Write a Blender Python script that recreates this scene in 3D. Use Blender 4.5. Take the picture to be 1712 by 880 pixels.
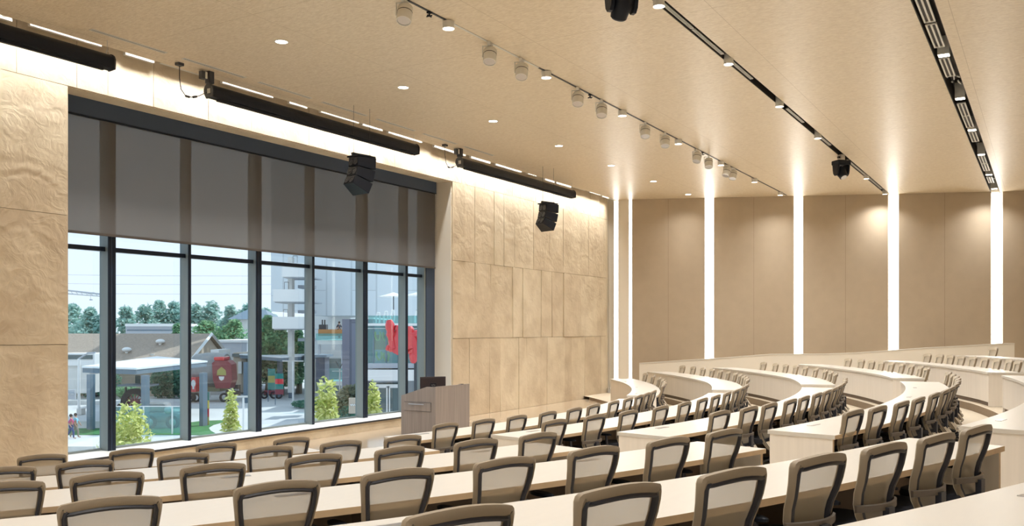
import bpy, math, random
from math import sin, cos, pi, radians as rad, hypot
from mathutils import Vector, Matrix
random.seed(7)
scene = bpy.context.scene
for o in list(bpy.data.objects): bpy.data.objects.remove(o)
C = scene.collection
E = 2.45                      # eye height above the front floor

# ------------------------------------------------------------ camera
cd = bpy.data.cameras.new('camera'); cam = bpy.data.objects.new('camera', cd); C.objects.link(cam)
cam.location = (0, 0, E); cam.rotation_euler = (rad(90), 0, rad(31 - 90))
cd.sensor_width = 36; cd.lens = 36 * 1490 / 1712; cd.shift_x = 0; cd.shift_y = 111 / 1712
cd.clip_start = 0.05; cd.clip_end = 900
scene.camera = cam

# ------------------------------------------------------------ world, sun, exposure
SKY_STRENGTH, SUN_STRENGTH, EXPOSURE = 1.3, 4.6, 0.0
w = bpy.data.worlds.new('sky'); scene.world = w; w.use_nodes = True
nt = w.node_tree; bg = nt.nodes['Background']
tc = nt.nodes.new('ShaderNodeTexCoord'); sp = nt.nodes.new('ShaderNodeSeparateXYZ'); cr = nt.nodes.new('ShaderNodeValToRGB')
nt.links.new(tc.outputs['Generated'], sp.inputs[0]); nt.links.new(sp.outputs['Z'], cr.inputs[0]); nt.links.new(cr.outputs[0], bg.inputs[0])
cr.color_ramp.elements[0].position = 0.0; cr.color_ramp.elements[0].color = (0.925, 0.955, 1.0, 1)
cr.color_ramp.elements[1].position = 0.7; cr.color_ramp.elements[1].color = (0.74, 0.87, 1.0, 1)
bg.inputs[1].default_value = SKY_STRENGTH
sl = bpy.data.lights.new('sun', 'SUN'); so = bpy.data.objects.new('sun', sl); C.objects.link(so)
sl.energy = SUN_STRENGTH; sl.angle = rad(0.8); sl.color = (1.0, 0.95, 0.86)
so.rotation_euler = Vector((-0.62, 0.22, -0.75)).to_track_quat('-Z', 'Y').to_euler(); so.location = (40, -10, 60)
vs = scene.view_settings
vs.view_transform = 'Standard'; vs.look = 'None'; vs.exposure = EXPOSURE; vs.gamma = 1; vs.use_curve_mapping = False
scene.cycles.max_bounces = 7; scene.cycles.diffuse_bounces = 6; scene.cycles.transparent_max_bounces = 24
scene.cycles.glossy_bounces = 3; scene.cycles.sample_clamp_indirect = 4; scene.cycles.caustics_reflective = False
scene.cycles.caustics_refractive = False
TRACK_W, DOWN_W, COVE_W, STRIP_E = 222, 136, 15, 9.5      # lamp powers
WARM = (1.0, 0.975, 0.93)

# ------------------------------------------------------------ material helpers
def mat(name, col, rough=.5, metal=0, noise=0, nscale=5, bump=0, bscale=30, spec=.5, stretch=None, emit=None, estr=0, coat=0):
    m = bpy.data.materials.new(name); m.use_nodes = True
    n, l = m.node_tree.nodes, m.node_tree.links; b = n['Principled BSDF']
    b.inputs['Base Color'].default_value = (*col, 1); b.inputs['Roughness'].default_value = rough
    b.inputs['Metallic'].default_value = metal; b.inputs['Specular IOR Level'].default_value = spec
    b.inputs['Coat Weight'].default_value = coat
    if emit: b.inputs['Emission Color'].default_value = (*emit, 1); b.inputs['Emission Strength'].default_value = estr
    if noise or bump:
        t = n.new('ShaderNodeTexCoord'); mp = n.new('ShaderNodeMapping'); l.new(t.outputs['Object'], mp.inputs[0])
        if stretch: mp.inputs['Scale'].default_value = stretch
        if noise:
            x = n.new('ShaderNodeTexNoise'); x.inputs['Scale'].default_value = nscale; x.inputs['Detail'].default_value = 4
            l.new(mp.outputs[0], x.inputs[0]); r = n.new('ShaderNodeValToRGB'); l.new(x.outputs['Fac'], r.inputs[0])
            r.color_ramp.elements[0].position = .3; r.color_ramp.elements[1].position = .7
            r.color_ramp.elements[0].color = (*[c * (1 - noise) for c in col], 1)
            r.color_ramp.elements[1].color = (*[min(1, c * (1 + noise)) for c in col], 1)
            l.new(r.outputs[0], b.inputs['Base Color'])
        if bump:
            y = n.new('ShaderNodeTexNoise'); y.inputs['Scale'].default_value = bscale; y.inputs['Detail'].default_value = 5
            l.new(mp.outputs[0], y.inputs[0]); bp = n.new('ShaderNodeBump'); bp.inputs['Strength'].default_value = bump
            bp.inputs['Distance'].default_value = .02; l.new(y.outputs['Fac'], bp.inputs['Height']); l.new(bp.outputs[0], b.inputs['Normal'])
    return m
def emis(name, col, s):
    m = bpy.data.materials.new(name); m.use_nodes = True; n = m.node_tree.nodes; n.remove(n['Principled BSDF'])
    e = n.new('ShaderNodeEmission'); e.inputs[0].default_value = (*col, 1); e.inputs[1].default_value = s
    m.node_tree.links.new(e.outputs[0], n['Material Output'].inputs[0]); return m
def see_through(name, col, tcol, amount, rough=.6, gloss=False):
    m = bpy.data.materials.new(name); m.use_nodes = True; n, l = m.node_tree.nodes, m.node_tree.links
    b = n['Principled BSDF']; b.inputs['Base Color'].default_value = (*col, 1); b.inputs['Roughness'].default_value = rough
    if gloss: b.inputs['Metallic'].default_value = 1
    t = n.new('ShaderNodeBsdfTransparent'); t.inputs[0].default_value = (*tcol, 1)
    x = n.new('ShaderNodeMixShader'); x.inputs[0].default_value = amount
    l.new(b.outputs[0], x.inputs[1]); l.new(t.outputs[0], x.inputs[2]); l.new(x.outputs[0], n['Material Output'].inputs[0]); return m

# stone relief panels: swirling shallow carving, a tint of its own per panel
def stone_mat():
    m = mat('carved_limestone', (.66, .55, .40), .75); n, l = m.node_tree.nodes, m.node_tree.links; b = n['Principled BSDF']
    g = n.new('ShaderNodeNewGeometry'); t = n.new('ShaderNodeTexCoord')
    r = n.new('ShaderNodeValToRGB'); l.new(g.outputs['Random Per Island'], r.inputs[0])
    r.color_ramp.elements[0].color = (.64, .54, .40, 1); r.color_ramp.elements[1].color = (.74, .65, .50, 1)
    x = n.new('ShaderNodeTexNoise'); x.inputs['Scale'].default_value = 1.6; x.inputs['Detail'].default_value = 8; l.new(t.outputs['Object'], x.inputs[0])
    mx = n.new('ShaderNodeMixRGB'); mx.blend_type = 'MULTIPLY'; mx.inputs[0].default_value = 1
    r2 = n.new('ShaderNodeValToRGB'); r2.color_ramp.elements[0].color = (.84, .81, .78, 1); r2.color_ramp.elements[1].color = (1, 1, 1, 1)
    r2.color_ramp.elements[0].position = .35; r2.color_ramp.elements[1].position = .6
    l.new(x.outputs['Fac'], r2.inputs[0]); l.new(r.outputs[0], mx.inputs[1]); l.new(r2.outputs[0], mx.inputs[2]); l.new(mx.outputs[0], b.inputs['Base Color'])
    y = n.new('ShaderNodeTexNoise'); y.inputs['Scale'].default_value = 3.2; y.inputs['Detail'].default_value = 6; y.inputs['Distortion'].default_value = 2.5
    l.new(t.outputs['Object'], y.inputs[0])
    z = n.new('ShaderNodeTexWave'); z.wave_type = 'RINGS'; z.inputs['Scale'].default_value = 1.3; z.inputs['Distortion'].default_value = 14; z.inputs['Detail'].default_value = 3
    l.new(t.outputs['Object'], z.inputs[0])
    ad = n.new('ShaderNodeMath'); ad.operation = 'MULTIPLY_ADD'; l.new(z.outputs['Fac'], ad.inputs[0]); ad.inputs[1].default_value = .35; l.new(y.outputs['Fac'], ad.inputs[2])
    bp = n.new('ShaderNodeBump'); bp.inputs['Strength'].default_value = .36; bp.inputs['Distance'].default_value = .03
    l.new(ad.outputs[0], bp.inputs['Height']); l.new(bp.outputs[0], b.inputs['Normal'])
    return m
def veneer_mat():     # ceiling boards: fine ribs, faint seams between panels
    m = mat('ceiling_veneer', (.66, .53, .36), .36, spec=.55); n, l = m.node_tree.nodes, m.node_tree.links; b = n['Principled BSDF']
    t = n.new('ShaderNodeTexCoord'); mp = n.new('ShaderNodeMapping'); mp.inputs['Scale'].default_value = (22, 5.0, 1); l.new(t.outputs['Object'], mp.inputs[0])
    x = n.new('ShaderNodeTexNoise'); x.inputs['Scale'].default_value = 2.4; x.inputs['Detail'].default_value = 6; l.new(mp.outputs[0], x.inputs[0])
    r = n.new('ShaderNodeValToRGB'); r.color_ramp.elements[0].position = .3; r.color_ramp.elements[1].position = .7
    r.color_ramp.elements[0].color = (.70, .58, .42, 1); r.color_ramp.elements[1].color = (.90, .79, .62, 1); l.new(x.outputs['Fac'], r.inputs[0])
    s = n.new('ShaderNodeSeparateXYZ'); l.new(t.outputs['Object'], s.inputs[0])
    last = None
    for axis, per, off in (('X', 3.33, .4), ('Y', 3.04, 1.8)):
        a = n.new('ShaderNodeMath'); a.operation = 'ADD'; l.new(s.outputs[axis], a.inputs[0]); a.inputs[1].default_value = off
        k = n.new('ShaderNodeMath'); k.operation = 'PINGPONG'; l.new(a.outputs[0], k.inputs[0]); k.inputs[1].default_value = per / 2
        c = n.new('ShaderNodeMath'); c.operation = 'LESS_THAN'; l.new(k.outputs[0], c.inputs[0]); c.inputs[1].default_value = .004
        if last is None: last = c
        else:
            q = n.new('ShaderNodeMath'); q.operation = 'MAXIMUM'; l.new(last.outputs[0], q.inputs[0]); l.new(c.outputs[0], q.inputs[1]); last = q
    mx = n.new('ShaderNodeMixRGB'); l.new(last.outputs[0], mx.inputs[0]); l.new(r.outputs[0], mx.inputs[1]); mx.inputs[2].default_value = (.54, .43, .29, 1)
    l.new(mx.outputs[0], b.inputs['Base Color'])
    wv = n.new('ShaderNodeTexWave'); wv.bands_direction = 'X'; wv.inputs['Scale'].default_value = 9; wv.inputs['Distortion'].default_value = 1.2; l.new(t.outputs['Object'], wv.inputs[0])
    bp = n.new('ShaderNodeBump'); bp.inputs['Strength'].default_value = .2; bp.inputs['Distance'].default_value = .01
    l.new(wv.outputs['Fac'], bp.inputs['Height']); l.new(bp.outputs[0], b.inputs['Normal'])
    return m
def facade_mat(name, col, joint, sx, sz):
    m = mat(name, col, .6); n, l = m.node_tree.nodes, m.node_tree.links; b = n['Principled BSDF']
    t = n.new('ShaderNodeTexCoord'); s = n.new('ShaderNodeSeparateXYZ'); c = n.new('ShaderNodeCombineXYZ'); l.new(t.outputs['Object'], s.inputs[0])
    l.new(s.outputs['Z'], c.inputs[0]); l.new(s.outputs['X'], c.inputs[1])
    k = n.new('ShaderNodeTexBrick'); k.inputs['Scale'].default_value = 1; k.inputs['Brick Width'].default_value = sz; k.inputs['Row Height'].default_value = sx
    k.inputs['Mortar Size'].default_value = .05; k.inputs['Color1'].default_value = (*col, 1); k.inputs['Color2'].default_value = (*[x * .93 for x in col], 1); k.inputs['Mortar'].default_value = (*joint, 1)
    l.new(c.outputs[0], k.inputs[0]); l.new(k.outputs[0], b.inputs['Base Color']); return m

M = {}
M['stone'] = stone_mat(); M['veneer'] = veneer_mat()
M['plaster'] = mat('warm_plaster', (.82, .77, .68), .8)
M['desk_top'] = mat('white_laminate', (.65, .625, .58), .34, noise=.015, nscale=3, stretch=(1, 8, 1))
M['desk_edge'] = mat('shaded_tan_edge', (.58, .43, .27), .5, noise=.05, nscale=12)  # tan carries the shade and warm light on the user-side edges
M['desk_panel'] = mat('pale_ash_laminate', (.82, .77, .71), .45, noise=.035, nscale=2.2, stretch=(7, 7, .35))
M['desk_shaded'] = mat('shaded_desk_brown', (.16, .12, .09), .7)  # shade beneath the worktops, put into the colour as dark brown
M['floor'] = mat('front_floor_wood', (.46, .37, .27), .14, noise=.06, nscale=2, stretch=(1, 8, 1))
M['tier'] = mat('tier_carpet_tiles', (.58, .51, .40), .55, noise=.06, nscale=20, bump=.1, bscale=120)
M['riser'] = mat('tier_riser', (.24, .18, .12), .8, noise=.2, nscale=60)
M['felt'] = mat('taupe_felt', (.46, .385, .295), .95, noise=.025, nscale=3, spec=.1)
M['knee'] = mat('white_knee_wall', (.80, .76, .69), .5)
M['black'] = mat('satin_black', (.008, .011, .019), .42, bump=.02, spec=.25)
M['dark'] = mat('charcoal_metal', (.035, .037, .045), .45)
M['slate'] = mat('slate_blue_metal', (.05, .075, .125), .5, spec=.3)
M['navy'] = mat('navy_mullion_cap', (.006, .012, .025), .5, spec=.25)
M['mull'] = mat('grey_green_aluminium', (.20, .235, .235), .45)
M['white_metal'] = mat('white_metal', (.72, .71, .67), .4)
M['chrome'] = mat('brushed_steel', (.6, .6, .62), .3, metal=1)
M['frame'] = mat('taupe_chair_shell', (.28, .228, .165), .45, bump=.05, bscale=200)
M['rim'] = mat('charcoal_chair_rim', (.028, .030, .042), .45)
M['seat'] = mat('navy_black_upholstery', (.018, .02, .03), .8)
M['tail'] = mat('beige_chair_shell', (.56, .50, .40), .5)
M['mesh'] = see_through('woven_mesh', (.42, .365, .285), (1, 1, 1), .33, .8)
M['band'] = mat('dark_taupe_band', (.12, .098, .078), .45)
M['lect'] = mat('grey_ash_veneer', (.30, .262, .245), .5, noise=.12, nscale=2.5, stretch=(9, 9, .35))
M['shade'] = see_through('dark_shade_cloth', (.13, .125, .125), (1, .96, .92), .27, .95)
M['hem'] = mat('shade_hem', (.06, .05, .042), .8)
M['glass'] = see_through('tinted_glass', (.9, .95, .95), (.88, .945, .985), .95, .02, gloss=True)
M['sill'] = mat('white_sill', (.80, .80, .78), .35)
M['lamp'] = emis('lamp_lens', (1.0, .93, .80), 14)
M['strip'] = emis('light_slot_diffuser', (1.0, .95, .86), STRIP_E)
M['covelamp'] = emis('cove_diffuser', (1.0, .92, .8), 1.5)
M['slot_dark'] = mat('slot_interior', (.03, .024, .02), .6)
M['screen'] = mat('monitor_back', (.03, .02, .022), .4)
# outdoors
M['pave'] = mat('pale_concrete', (.55, .56, .56), .8, noise=.08, nscale=.25)
M['asphalt'] = mat('asphalt', (.30, .31, .32), .9, noise=.1, nscale=.3)
M['conc'] = mat('cast_concrete', (.60, .60, .58), .8, noise=.06, nscale=1)
M['lawn'] = mat('green_lawn', (.035, .17, .045), .9, noise=.25, nscale=2)
M['shingle'] = mat('brown_shingle', (.33, .27, .22), .9, noise=.16, nscale=5, stretch=(.4, 1, 3))
M['stucco'] = mat('tan_stucco', (.50, .42, .34), .9)
M['trimw'] = mat('white_paint', (.75, .76, .76), .6)
M['greywall'] = mat('grey_siding', (.42, .45, .50), .8)
M['panelw'] = facade_mat('white_facade_panels', (.74, .80, .84), (.55, .61, .65), 1.5, 7)
M['purple'] = facade_mat('mauve_zinc_cladding', (.20, .205, .27), (.13, .135, .18), .5, 6)
M['steel'] = mat('blue_grey_steel', (.13, .19, .25), .5)
M['solar'] = mat('white_roof_panels', (.72, .76, .80), .4, noise=.04, nscale=1)
M['red'] = mat('red_gloss', (.62, .02, .03), .18, coat=.6)
M['maroon'] = mat('maroon_paint', (.22, .02, .04), .4)
M['tank'] = mat('grey_tank', (.22, .24, .25), .5, noise=.12, nscale=1.5)
M['gold'] = mat('olive_gold_paint', (.36, .33, .08), .5)
M['teal'] = mat('teal_print', (.01, .20, .18), .6)
M['yellow'] = mat('yellow_print', (.75, .60, .10), .6)
M['amber'] = mat('amber_wall', (.42, .20, .07), .7)
M['winglass'] = mat('dark_window_glass', (.05, .09, .10), .12, spec=.8)
M['railglass'] = see_through('rail_glass', (.5, .7, .7), (.6, .85, .85), .8, .05)
M['bark'] = mat('bark', (.12, .09, .06), .9)
M['skin'] = mat('skin', (.45, .26, .18), .6)
M['hair'] = mat('dark_hair', (.03, .02, .015), .7)
M['cloth_blue'] = mat('light_blue_cloth', (.22, .50, .62), .8)
M['cloth_pink'] = mat('pink_cloth', (.50, .10, .20), .8)
M['denim'] = mat('denim', (.05, .08, .20), .8)
M['cloth_dark'] = mat('dark_cloth', (.03, .04, .06), .8)
M['khaki'] = mat('khaki_cloth', (.25, .23, .18), .8)
def leaf_mat(name, a, b):
    m = mat(name, a, .7); n, l = m.node_tree.nodes, m.node_tree.links; p = n['Principled BSDF']
    g = n.new('ShaderNodeNewGeometry'); r = n.new('ShaderNodeValToRGB'); r.color_ramp.elements[0].color = (*a, 1); r.color_ramp.elements[1].color = (*b, 1)
    l.new(g.outputs['Random Per Island'], r.inputs[0]); l.new(r.outputs[0], p.inputs['Base Color'])
    t = n.new('ShaderNodeBsdfTranslucent'); l.new(r.outputs[0], t.inputs[0]); x = n.new('ShaderNodeMixShader'); x.inputs[0].default_value = .35
    l.new(p.outputs[0], x.inputs[1]); l.new(t.outputs[0], x.inputs[2]); l.new(x.outputs[0], n['Material Output'].inputs[0]); return m
M['leaf_lime'] = leaf_mat('lime_leaves', (.36, .46, .07), (.92, .92, .42))
M['leaf_far'] = leaf_mat('hazy_leaves', (.24, .44, .40), (.46, .66, .58))  # distance haze is mixed into these lighter leaf colours
M['leaf_mid'] = leaf_mat('green_leaves', (.08, .28, .15), (.30, .52, .26))
M['leaf_dark'] = leaf_mat('dark_leaves', (.03, .14, .10), (.10, .30, .18))
M['leaf_dry'] = leaf_mat('dry_grass', (.14, .18, .10), (.34, .32, .20))

# ------------------------------------------------------------ mesh builder
class MB:
    def __init__(s): s.v, s.f, s.m, s.mats = [], [], [], []
    def mi(s, m):
        if m not in s.mats: s.mats.append(m)
        return s.mats.index(m)
    def add(s, vs, fs, m):
        k = len(s.v); s.v += [tuple(p) for p in vs]; i = s.mi(m)
        for f in fs: s.f.append([k + j for j in f]); s.m.append(i)
    def box(s, a, b, m, T=None):
        (x0, y0, z0), (x1, y1, z1) = a, b
        p = [(x, y, z) for z in (z0, z1) for (x, y) in ((x0, y0), (x1, y0), (x1, y1), (x0, y1))]
        if T: p = [T(q) for q in p]
        s.add(p, [(3, 2, 1, 0), (4, 5, 6, 7), (0, 1, 5, 4), (1, 2, 6, 5), (2, 3, 7, 6), (3, 0, 4, 7)], m); return s
    def prism(s, poly, z0, z1, m, T=None):
        n = len(poly); p = [(x, y, z0) for x, y in poly] + [(x, y, z1) for x, y in poly]
        if T: p = [T(q) for q in p]
        s.add(p, [list(range(n))[::-1], list(range(n, 2 * n))] + [(i, (i + 1) % n, n + (i + 1) % n, n + i) for i in range(n)], m); return s
    def tube(s, pts, r, m, n=8, caps=True):
        pts = [Vector(p) for p in pts]; rs = r if isinstance(r, (list, tuple)) else [r] * len(pts); V = []
        up = None
        for i, p in enumerate(pts):
            d = (pts[min(i + 1, len(pts) - 1)] - pts[max(i - 1, 0)]).normalized()
            if up is None: up = Vector((0, 0, 1)) if abs(d.z) < .9 else Vector((1, 0, 0))
            a = d.cross(up).normalized(); b = a.cross(d).normalized(); up = b
            V += [p + (a * cos(2 * pi * j / n) + b * sin(2 * pi * j / n)) * rs[i] for j in range(n)]
        F = [(i * n + j, i * n + (j + 1) % n, (i + 1) * n + (j + 1) % n, (i + 1) * n + j) for i in range(len(pts) - 1) for j in range(n)]
        if caps: F += [list(range(n)), list(range((len(pts) - 1) * n, len(pts) * n))[::-1]]
        s.add(V, F, m); return s
    def ring_sweep(s, secs, m, closed=True, caps=False):     # secs: list of cross-sections (lists of points)
        n = len(secs[0]); V = [p for q in secs for p in q]; k = len(secs); F = []
        for i in range(k if closed else k - 1):
            for j in range(n): F.append((i * n + j, i * n + (j + 1) % n, ((i + 1) % k) * n + (j + 1) % n, ((i + 1) % k) * n + j))
        if caps: F += [list(range(n)), list(range((k - 1) * n, k * n))[::-1]]
        s.add(V, F, m); return s
    def grid(s, rows, m, thick=None):
        a, b = len(rows), len(rows[0]); s.add([p for r in rows for p in r], [(i * b + j, i * b + j + 1, (i + 1) * b + j + 1, (i + 1) * b + j) for i in range(a - 1) for j in range(b - 1)], m); return s
    def ell(s, c, r, m, n=12, k=8, T=None):
        V = []; 
        for i in range(k + 1):
            t = pi * i / k
            for j in range(n):
                q = (c[0] + r[0] * sin(t) * cos(2 * pi * j / n), c[1] + r[1] * sin(t) * sin(2 * pi * j / n), c[2] + r[2] * cos(t)); V.append(T(q) if T else q)
        s.add(V, [(i * n + j, (i + 1) * n + j, (i + 1) * n + (j + 1) % n, i * n + (j + 1) % n) for i in range(k) for j in range(n)], m); return s
    def obj(s, name, parent=None, smooth=False, bevel=0, loc=None):
        me = bpy.data.meshes.new(name); me.from_pydata(s.v, [], s.f); me.update()
        for m in s.mats: me.materials.append(m)
        for p, i in zip(me.polygons, s.m): p.material_index = i; p.use_smooth = smooth
        if not smooth or True:
            pass
        o = bpy.data.objects.new(name, me); C.objects.link(o)
        if parent: o.parent = parent
        if loc: o.location = loc
        if bevel:
            b = o.modifiers.new('b', 'BEVEL'); b.width = bevel; b.segments = 2; b.limit_method = 'ANGLE'; b.angle_limit = rad(40)
        if smooth:
            try:
                me.set_sharp_from_angle(angle=rad(42))
            except Exception: pass
        return o
def tag(o, label=None, cat=None, group=None, kind=None):
    if label: o['label'] = label
    if cat: o['category'] = cat
    if group: o['group'] = group
    if kind: o['kind'] = kind
    return o
def empty(name, loc=(0, 0, 0), rz=0):
    o = bpy.data.objects.new(name, None); C.objects.link(o); o.location = loc; o.rotation_euler = (0, 0, rz); o.empty_display_size = .1; return o
def copy_tree(root, kids=None):
    r = root.copy(); C.objects.link(r)
    for ch in root.children:
        if kids and ch.name.split('.')[0] not in kids: continue
        c = ch.copy(); C.objects.link(c); c.parent = r
        for g in ch.children:
            d = g.copy(); C.objects.link(d); d.parent = c
    return r

# ------------------------------------------------------------ room plan
CX, CY = 14.75, 26.57                                    # centre of the seating arcs
RAD = {1: 18.55, 2: 20.58, 3: 22.58, 4: 24.52, 5: 26.38, 6: 28.2, 7: 30.05, 8: 31.95}
DESKZ = {1: .84, 2: 1.018, 3: 1.198, 4: 1.365, 5: 1.528, 6: 1.70}
FLOORZ = {k: v - .74 for k, v in DESKZ.items()}; FLOORZ[7] = 1.12; FLOORZ[8] = 1.28
DELTA = {1: (90, 0), 2: (25, .03), 3: (22, .04), 4: (18, .025), 5: (17, .022), 6: (17, .022), 7: (17, .022), 8: (17, .02)}
def Rk(k, th):
    a, s = DELTA[k]; return RAD[k] - max(0, min(th, 45) - a) * s
def pol(R, th, z=0): t = rad(th); return (CX + R * sin(t), CY - R * cos(t), z)
def far_x(y): return 30.48 + (13.14 - y) * 5.07 / 12.44
FD = Vector((5.07, -12.44, 0)).normalized(); FN = Vector((-FD.y, FD.x, 0)) * -1       # along the far wall; into the room
if FN.x > 0: FN = -FN
CEIL = E + 4.79; YW = 14.0

def clip(poly, f):       # keep f(p) >= 0
    out = []
    for i in range(len(poly)):
        a, b = poly[i], poly[(i + 1) % len(poly)]; fa, fb = f(a), f(b)
        if fa >= 0: out.append(a)
        if (fa >= 0) != (fb >= 0):
            t = fa / (fa - fb); out.append((a[0] + (b[0] - a[0]) * t, a[1] + (b[1] - a[1]) * t))
    return out
def room_clip(poly):
    for f in (lambda p: YW + .1 - p[1], lambda p: p[1] + 9, lambda p: p[0] + 5, lambda p: far_x(p[1]) + .1 - p[0]):
        poly = clip(poly, f)
        if len(poly) < 3: return None
    return poly

def struct(o, kind='structure'): o['kind'] = kind; return o

# floors
struct(MB().prism([(-5, -9), (far_x(-9), -9), (far_x(14.2), 14.2), (-5, 14.2)], -.3, 0, M['floor']).obj('floor'))
for k in range(1, 9):
    mb = MB(); n = 90
    for i in range(n):
        t0, t1 = -85 + 170 * i / n, -85 + 170 * (i + 1) / n
        def inner(t): return Rk(k, t) - .12
        def outer(t): return (Rk(k + 1, t) - .12) if k < 8 else 75
        q = [pol(inner(t0), t0)[:2], pol(outer(t0), t0)[:2], pol(outer(t1), t1)[:2], pol(inner(t1), t1)[:2]]
        q = room_clip(q)
        if q: mb.add([(x, y, FLOORZ[k]) for x, y in q][::-1], [list(range(len(q)))], M['tier'])
        zb = 0 if k == 1 else FLOORZ[k - 1]
        a, b = pol(inner(t0), t0), pol(inner(t1), t1)
        if all(-5 <= p[0] <= far_x(p[1]) + .1 and -9 <= p[1] <= YW for p in (a, b)):
            mb.add([(a[0], a[1], zb), (b[0], b[1], zb), (b[0], b[1], FLOORZ[k]), (a[0], a[1], FLOORZ[k])], [(0, 1, 2, 3)], M['riser'])
    struct(mb.obj('floor_tier'))

# ceiling (with two light slots)
def ceil_piece(y0, y1): return [(-5, y0), (far_x(y0) + .3, y0), (far_x(y1) + .3, y1), (-5, y1)]
mb = MB()
for y0, y1 in ((-9, 1.41), (1.71, 4.77), (4.93, 13.65)): mb.prism(ceil_piece(y0, y1), CEIL, CEIL + .42, M['veneer'])
struct(mb.obj('ceiling'))
struct(MB().prism(ceil_piece(-9.2, 14.3), CEIL + 1.0, CEIL + 1.15, M['plaster']).obj('roof_slab'))
mb = MB()
for y0, y1 in ((1.41, 1.71), (4.77, 4.93)):
    mb.box((-5, y0, CEIL + .36), (far_x(y0) + .1, y1, CEIL + .42), M['slot_dark'])
    mb.box((-5, y0, CEIL + .004), (far_x(y0) + .1, y0 + .012, CEIL + .36), M['slot_dark']); mb.box((-5, y1 - .012, CEIL + .004), (far_x(y1) + .1, y1, CEIL + .36), M['slot_dark'])
struct(mb.obj('trim_1'))

# window wall: backing with an opening, clad in carved stone panels
HEAD, SILL, OX0, OX1 = E + 4.063, .24, 8.92, 20.13
mb = MB()
mb.box((-5, 14.06, -1), (OX0 - .005, 14.9, CEIL + 1.0), M['plaster']); mb.box((OX1 + .005, 14.06, -1), (31.2, 14.9, CEIL + 1.0), M['plaster'])
mb.box((OX0, 14.06, HEAD + .005), (OX1, 14.9, CEIL + 1.0), M['plaster']); mb.box((OX0, 14.03, -1), (OX1, 14.9, SILL - .03), M['stone'])
# reveal linings
mb.box((OX0 - .005, 14.04, SILL), (OX0 + .03, 14.6, HEAD), M['stone']); mb.box((OX1 - .02, 14.04, SILL), (OX1 + .01, 14.9, HEAD), M['plaster'])
mb.box((OX0, 14.04, HEAD - .01), (OX1, 14.6, HEAD + .02), M['stone'])
def stone_row(x0, x1, z0, z1, wmin, wmax, lean, rnd):
    x = x0
    while x < x1 - .01:
        wd = rnd.uniform(wmin, wmax)
        if x + wd > x1 - wmin * .6: wd = x1 - x
        t, b = rnd.uniform(0, lean), rnd.uniform(0, lean); g = .004
        X0, X1 = x + g, x + wd - g; Z0, Z1 = z0 + g, z1 - g
        t2, b2 = rnd.uniform(0, lean), rnd.uniform(0, lean)
        p = [(X0, 14.05, Z0), (X1, 14.05, Z0), (X1, 14.05, Z1), (X0, 14.05, Z1), (X0, 14.0 - b, Z0), (X1, 14.0 - b2, Z0), (X1, 14.0 - t2, Z1), (X0, 14.0 - t, Z1)]
        mb.add(p, [(0, 1, 2, 3), (7, 6, 5, 4), (0, 4, 5, 1), (1, 5, 6, 2), (2, 6, 7, 3), (3, 7, 4, 0)], M['stone'])
        x += wd
rn = random.Random(3)
for z0, z1, ln in ((0, 2.20, .03), (2.20, 4.35, .05), (4.35, HEAD, .035)):
    stone_row(-5, OX0 - 1.22, z0, z1, 1.2, 2.0, ln, rn); stone_row(OX0 - 1.22, OX0, z0, z1, 1.2, 1.4, ln, rn)
    stone_row(OX1, 30.15, z0, z1, .45, 1.35, ln, rn)
stone_row(-5, 30.15, HEAD, CEIL + .7, .55, 1.7, .012, rn)
struct(mb.obj('wall_front'))
struct(MB().box((OX0, 13.99, SILL - .03), (OX1, 14.86, SILL), M['sill']).box((OX0, 13.975, SILL - .035), (OX1, 13.99, SILL + .004), M['dark']).obj('trim_2'))

# far wall: taupe felt panels with glowing vertical slots between them
def ray_far(u, off=0):     # where the sight line of column u meets the far wall plane (used once, as a survey of the slot spacing)
    c, s = cos(rad(31)), sin(rad(31)); ax, ay = 1490 * c + (u - 856) * s, 1490 * s - (u - 856) * c
    p0 = Vector((30.48, 13.14, 0)); n = FN; k = p0.dot(n) / (ax * n.x + ay * n.y); q = Vector((ax * k, ay * k, 0)); return (q - p0).dot(FD)
slots = [(ray_far(a), ray_far(b)) for a, b in ((1026, 1034), (1051, 1057), (1178, 1194), (1327, 1343), (1485, 1503), (1657, 1677))]
pitch = slots[-1][0] - slots[-2][0]
for i in range(3): slots.append((slots[-1][0] + pitch, slots[-1][1] + pitch))
P0 = Vector((30.48, 13.14, 0))
def TF(q): v = P0 + FD * q[0] + FN * q[1]; return (v.x, v.y, q[2])     # far-wall frame: along, out into room, up
mb = MB(); mb.box((-1.6, -.55, -.2), (26, -.30, CEIL + 1.0), M['plaster'], TF); struct(mb.obj('wall_far'))
fw = []
edges = [-1.2] + [x for s_ in slots for x in s_] + [slots[-1][1] + 2.6]
for i in range(0, len(edges), 2):
    a, b = edges[i], edges[i + 1]
    if b - a < .06: continue
    mm = M['stone'] if i == 0 else M['plaster'] if i == 2 else M['felt']
    if i == 0: continue
    o = MB().box((a, -.18, .02), (b, 0, CEIL - .002), mm, TF)
    if mm is M['felt'] and b - a > 1.5:
        o.box(((a + b) / 2 - .004, -.002, .03), ((a + b) / 2 + .004, .0015, CEIL - .004), M['riser'], TF)
    fw.append(struct(o.obj('wall_far_panel')))
wordn = ['first', 'second', 'third', 'fourth', 'fifth', 'sixth', 'seventh', 'eighth', 'ninth', 'tenth', 'eleventh', 'twelfth', 'thirteenth']
names = ['in the corner beside the stone wall', 'at the corner edge of the first taupe panel'] + ['between the %s and %s taupe panels from the corner' % (wordn[i], wordn[i + 1]) for i in range(7)]
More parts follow.
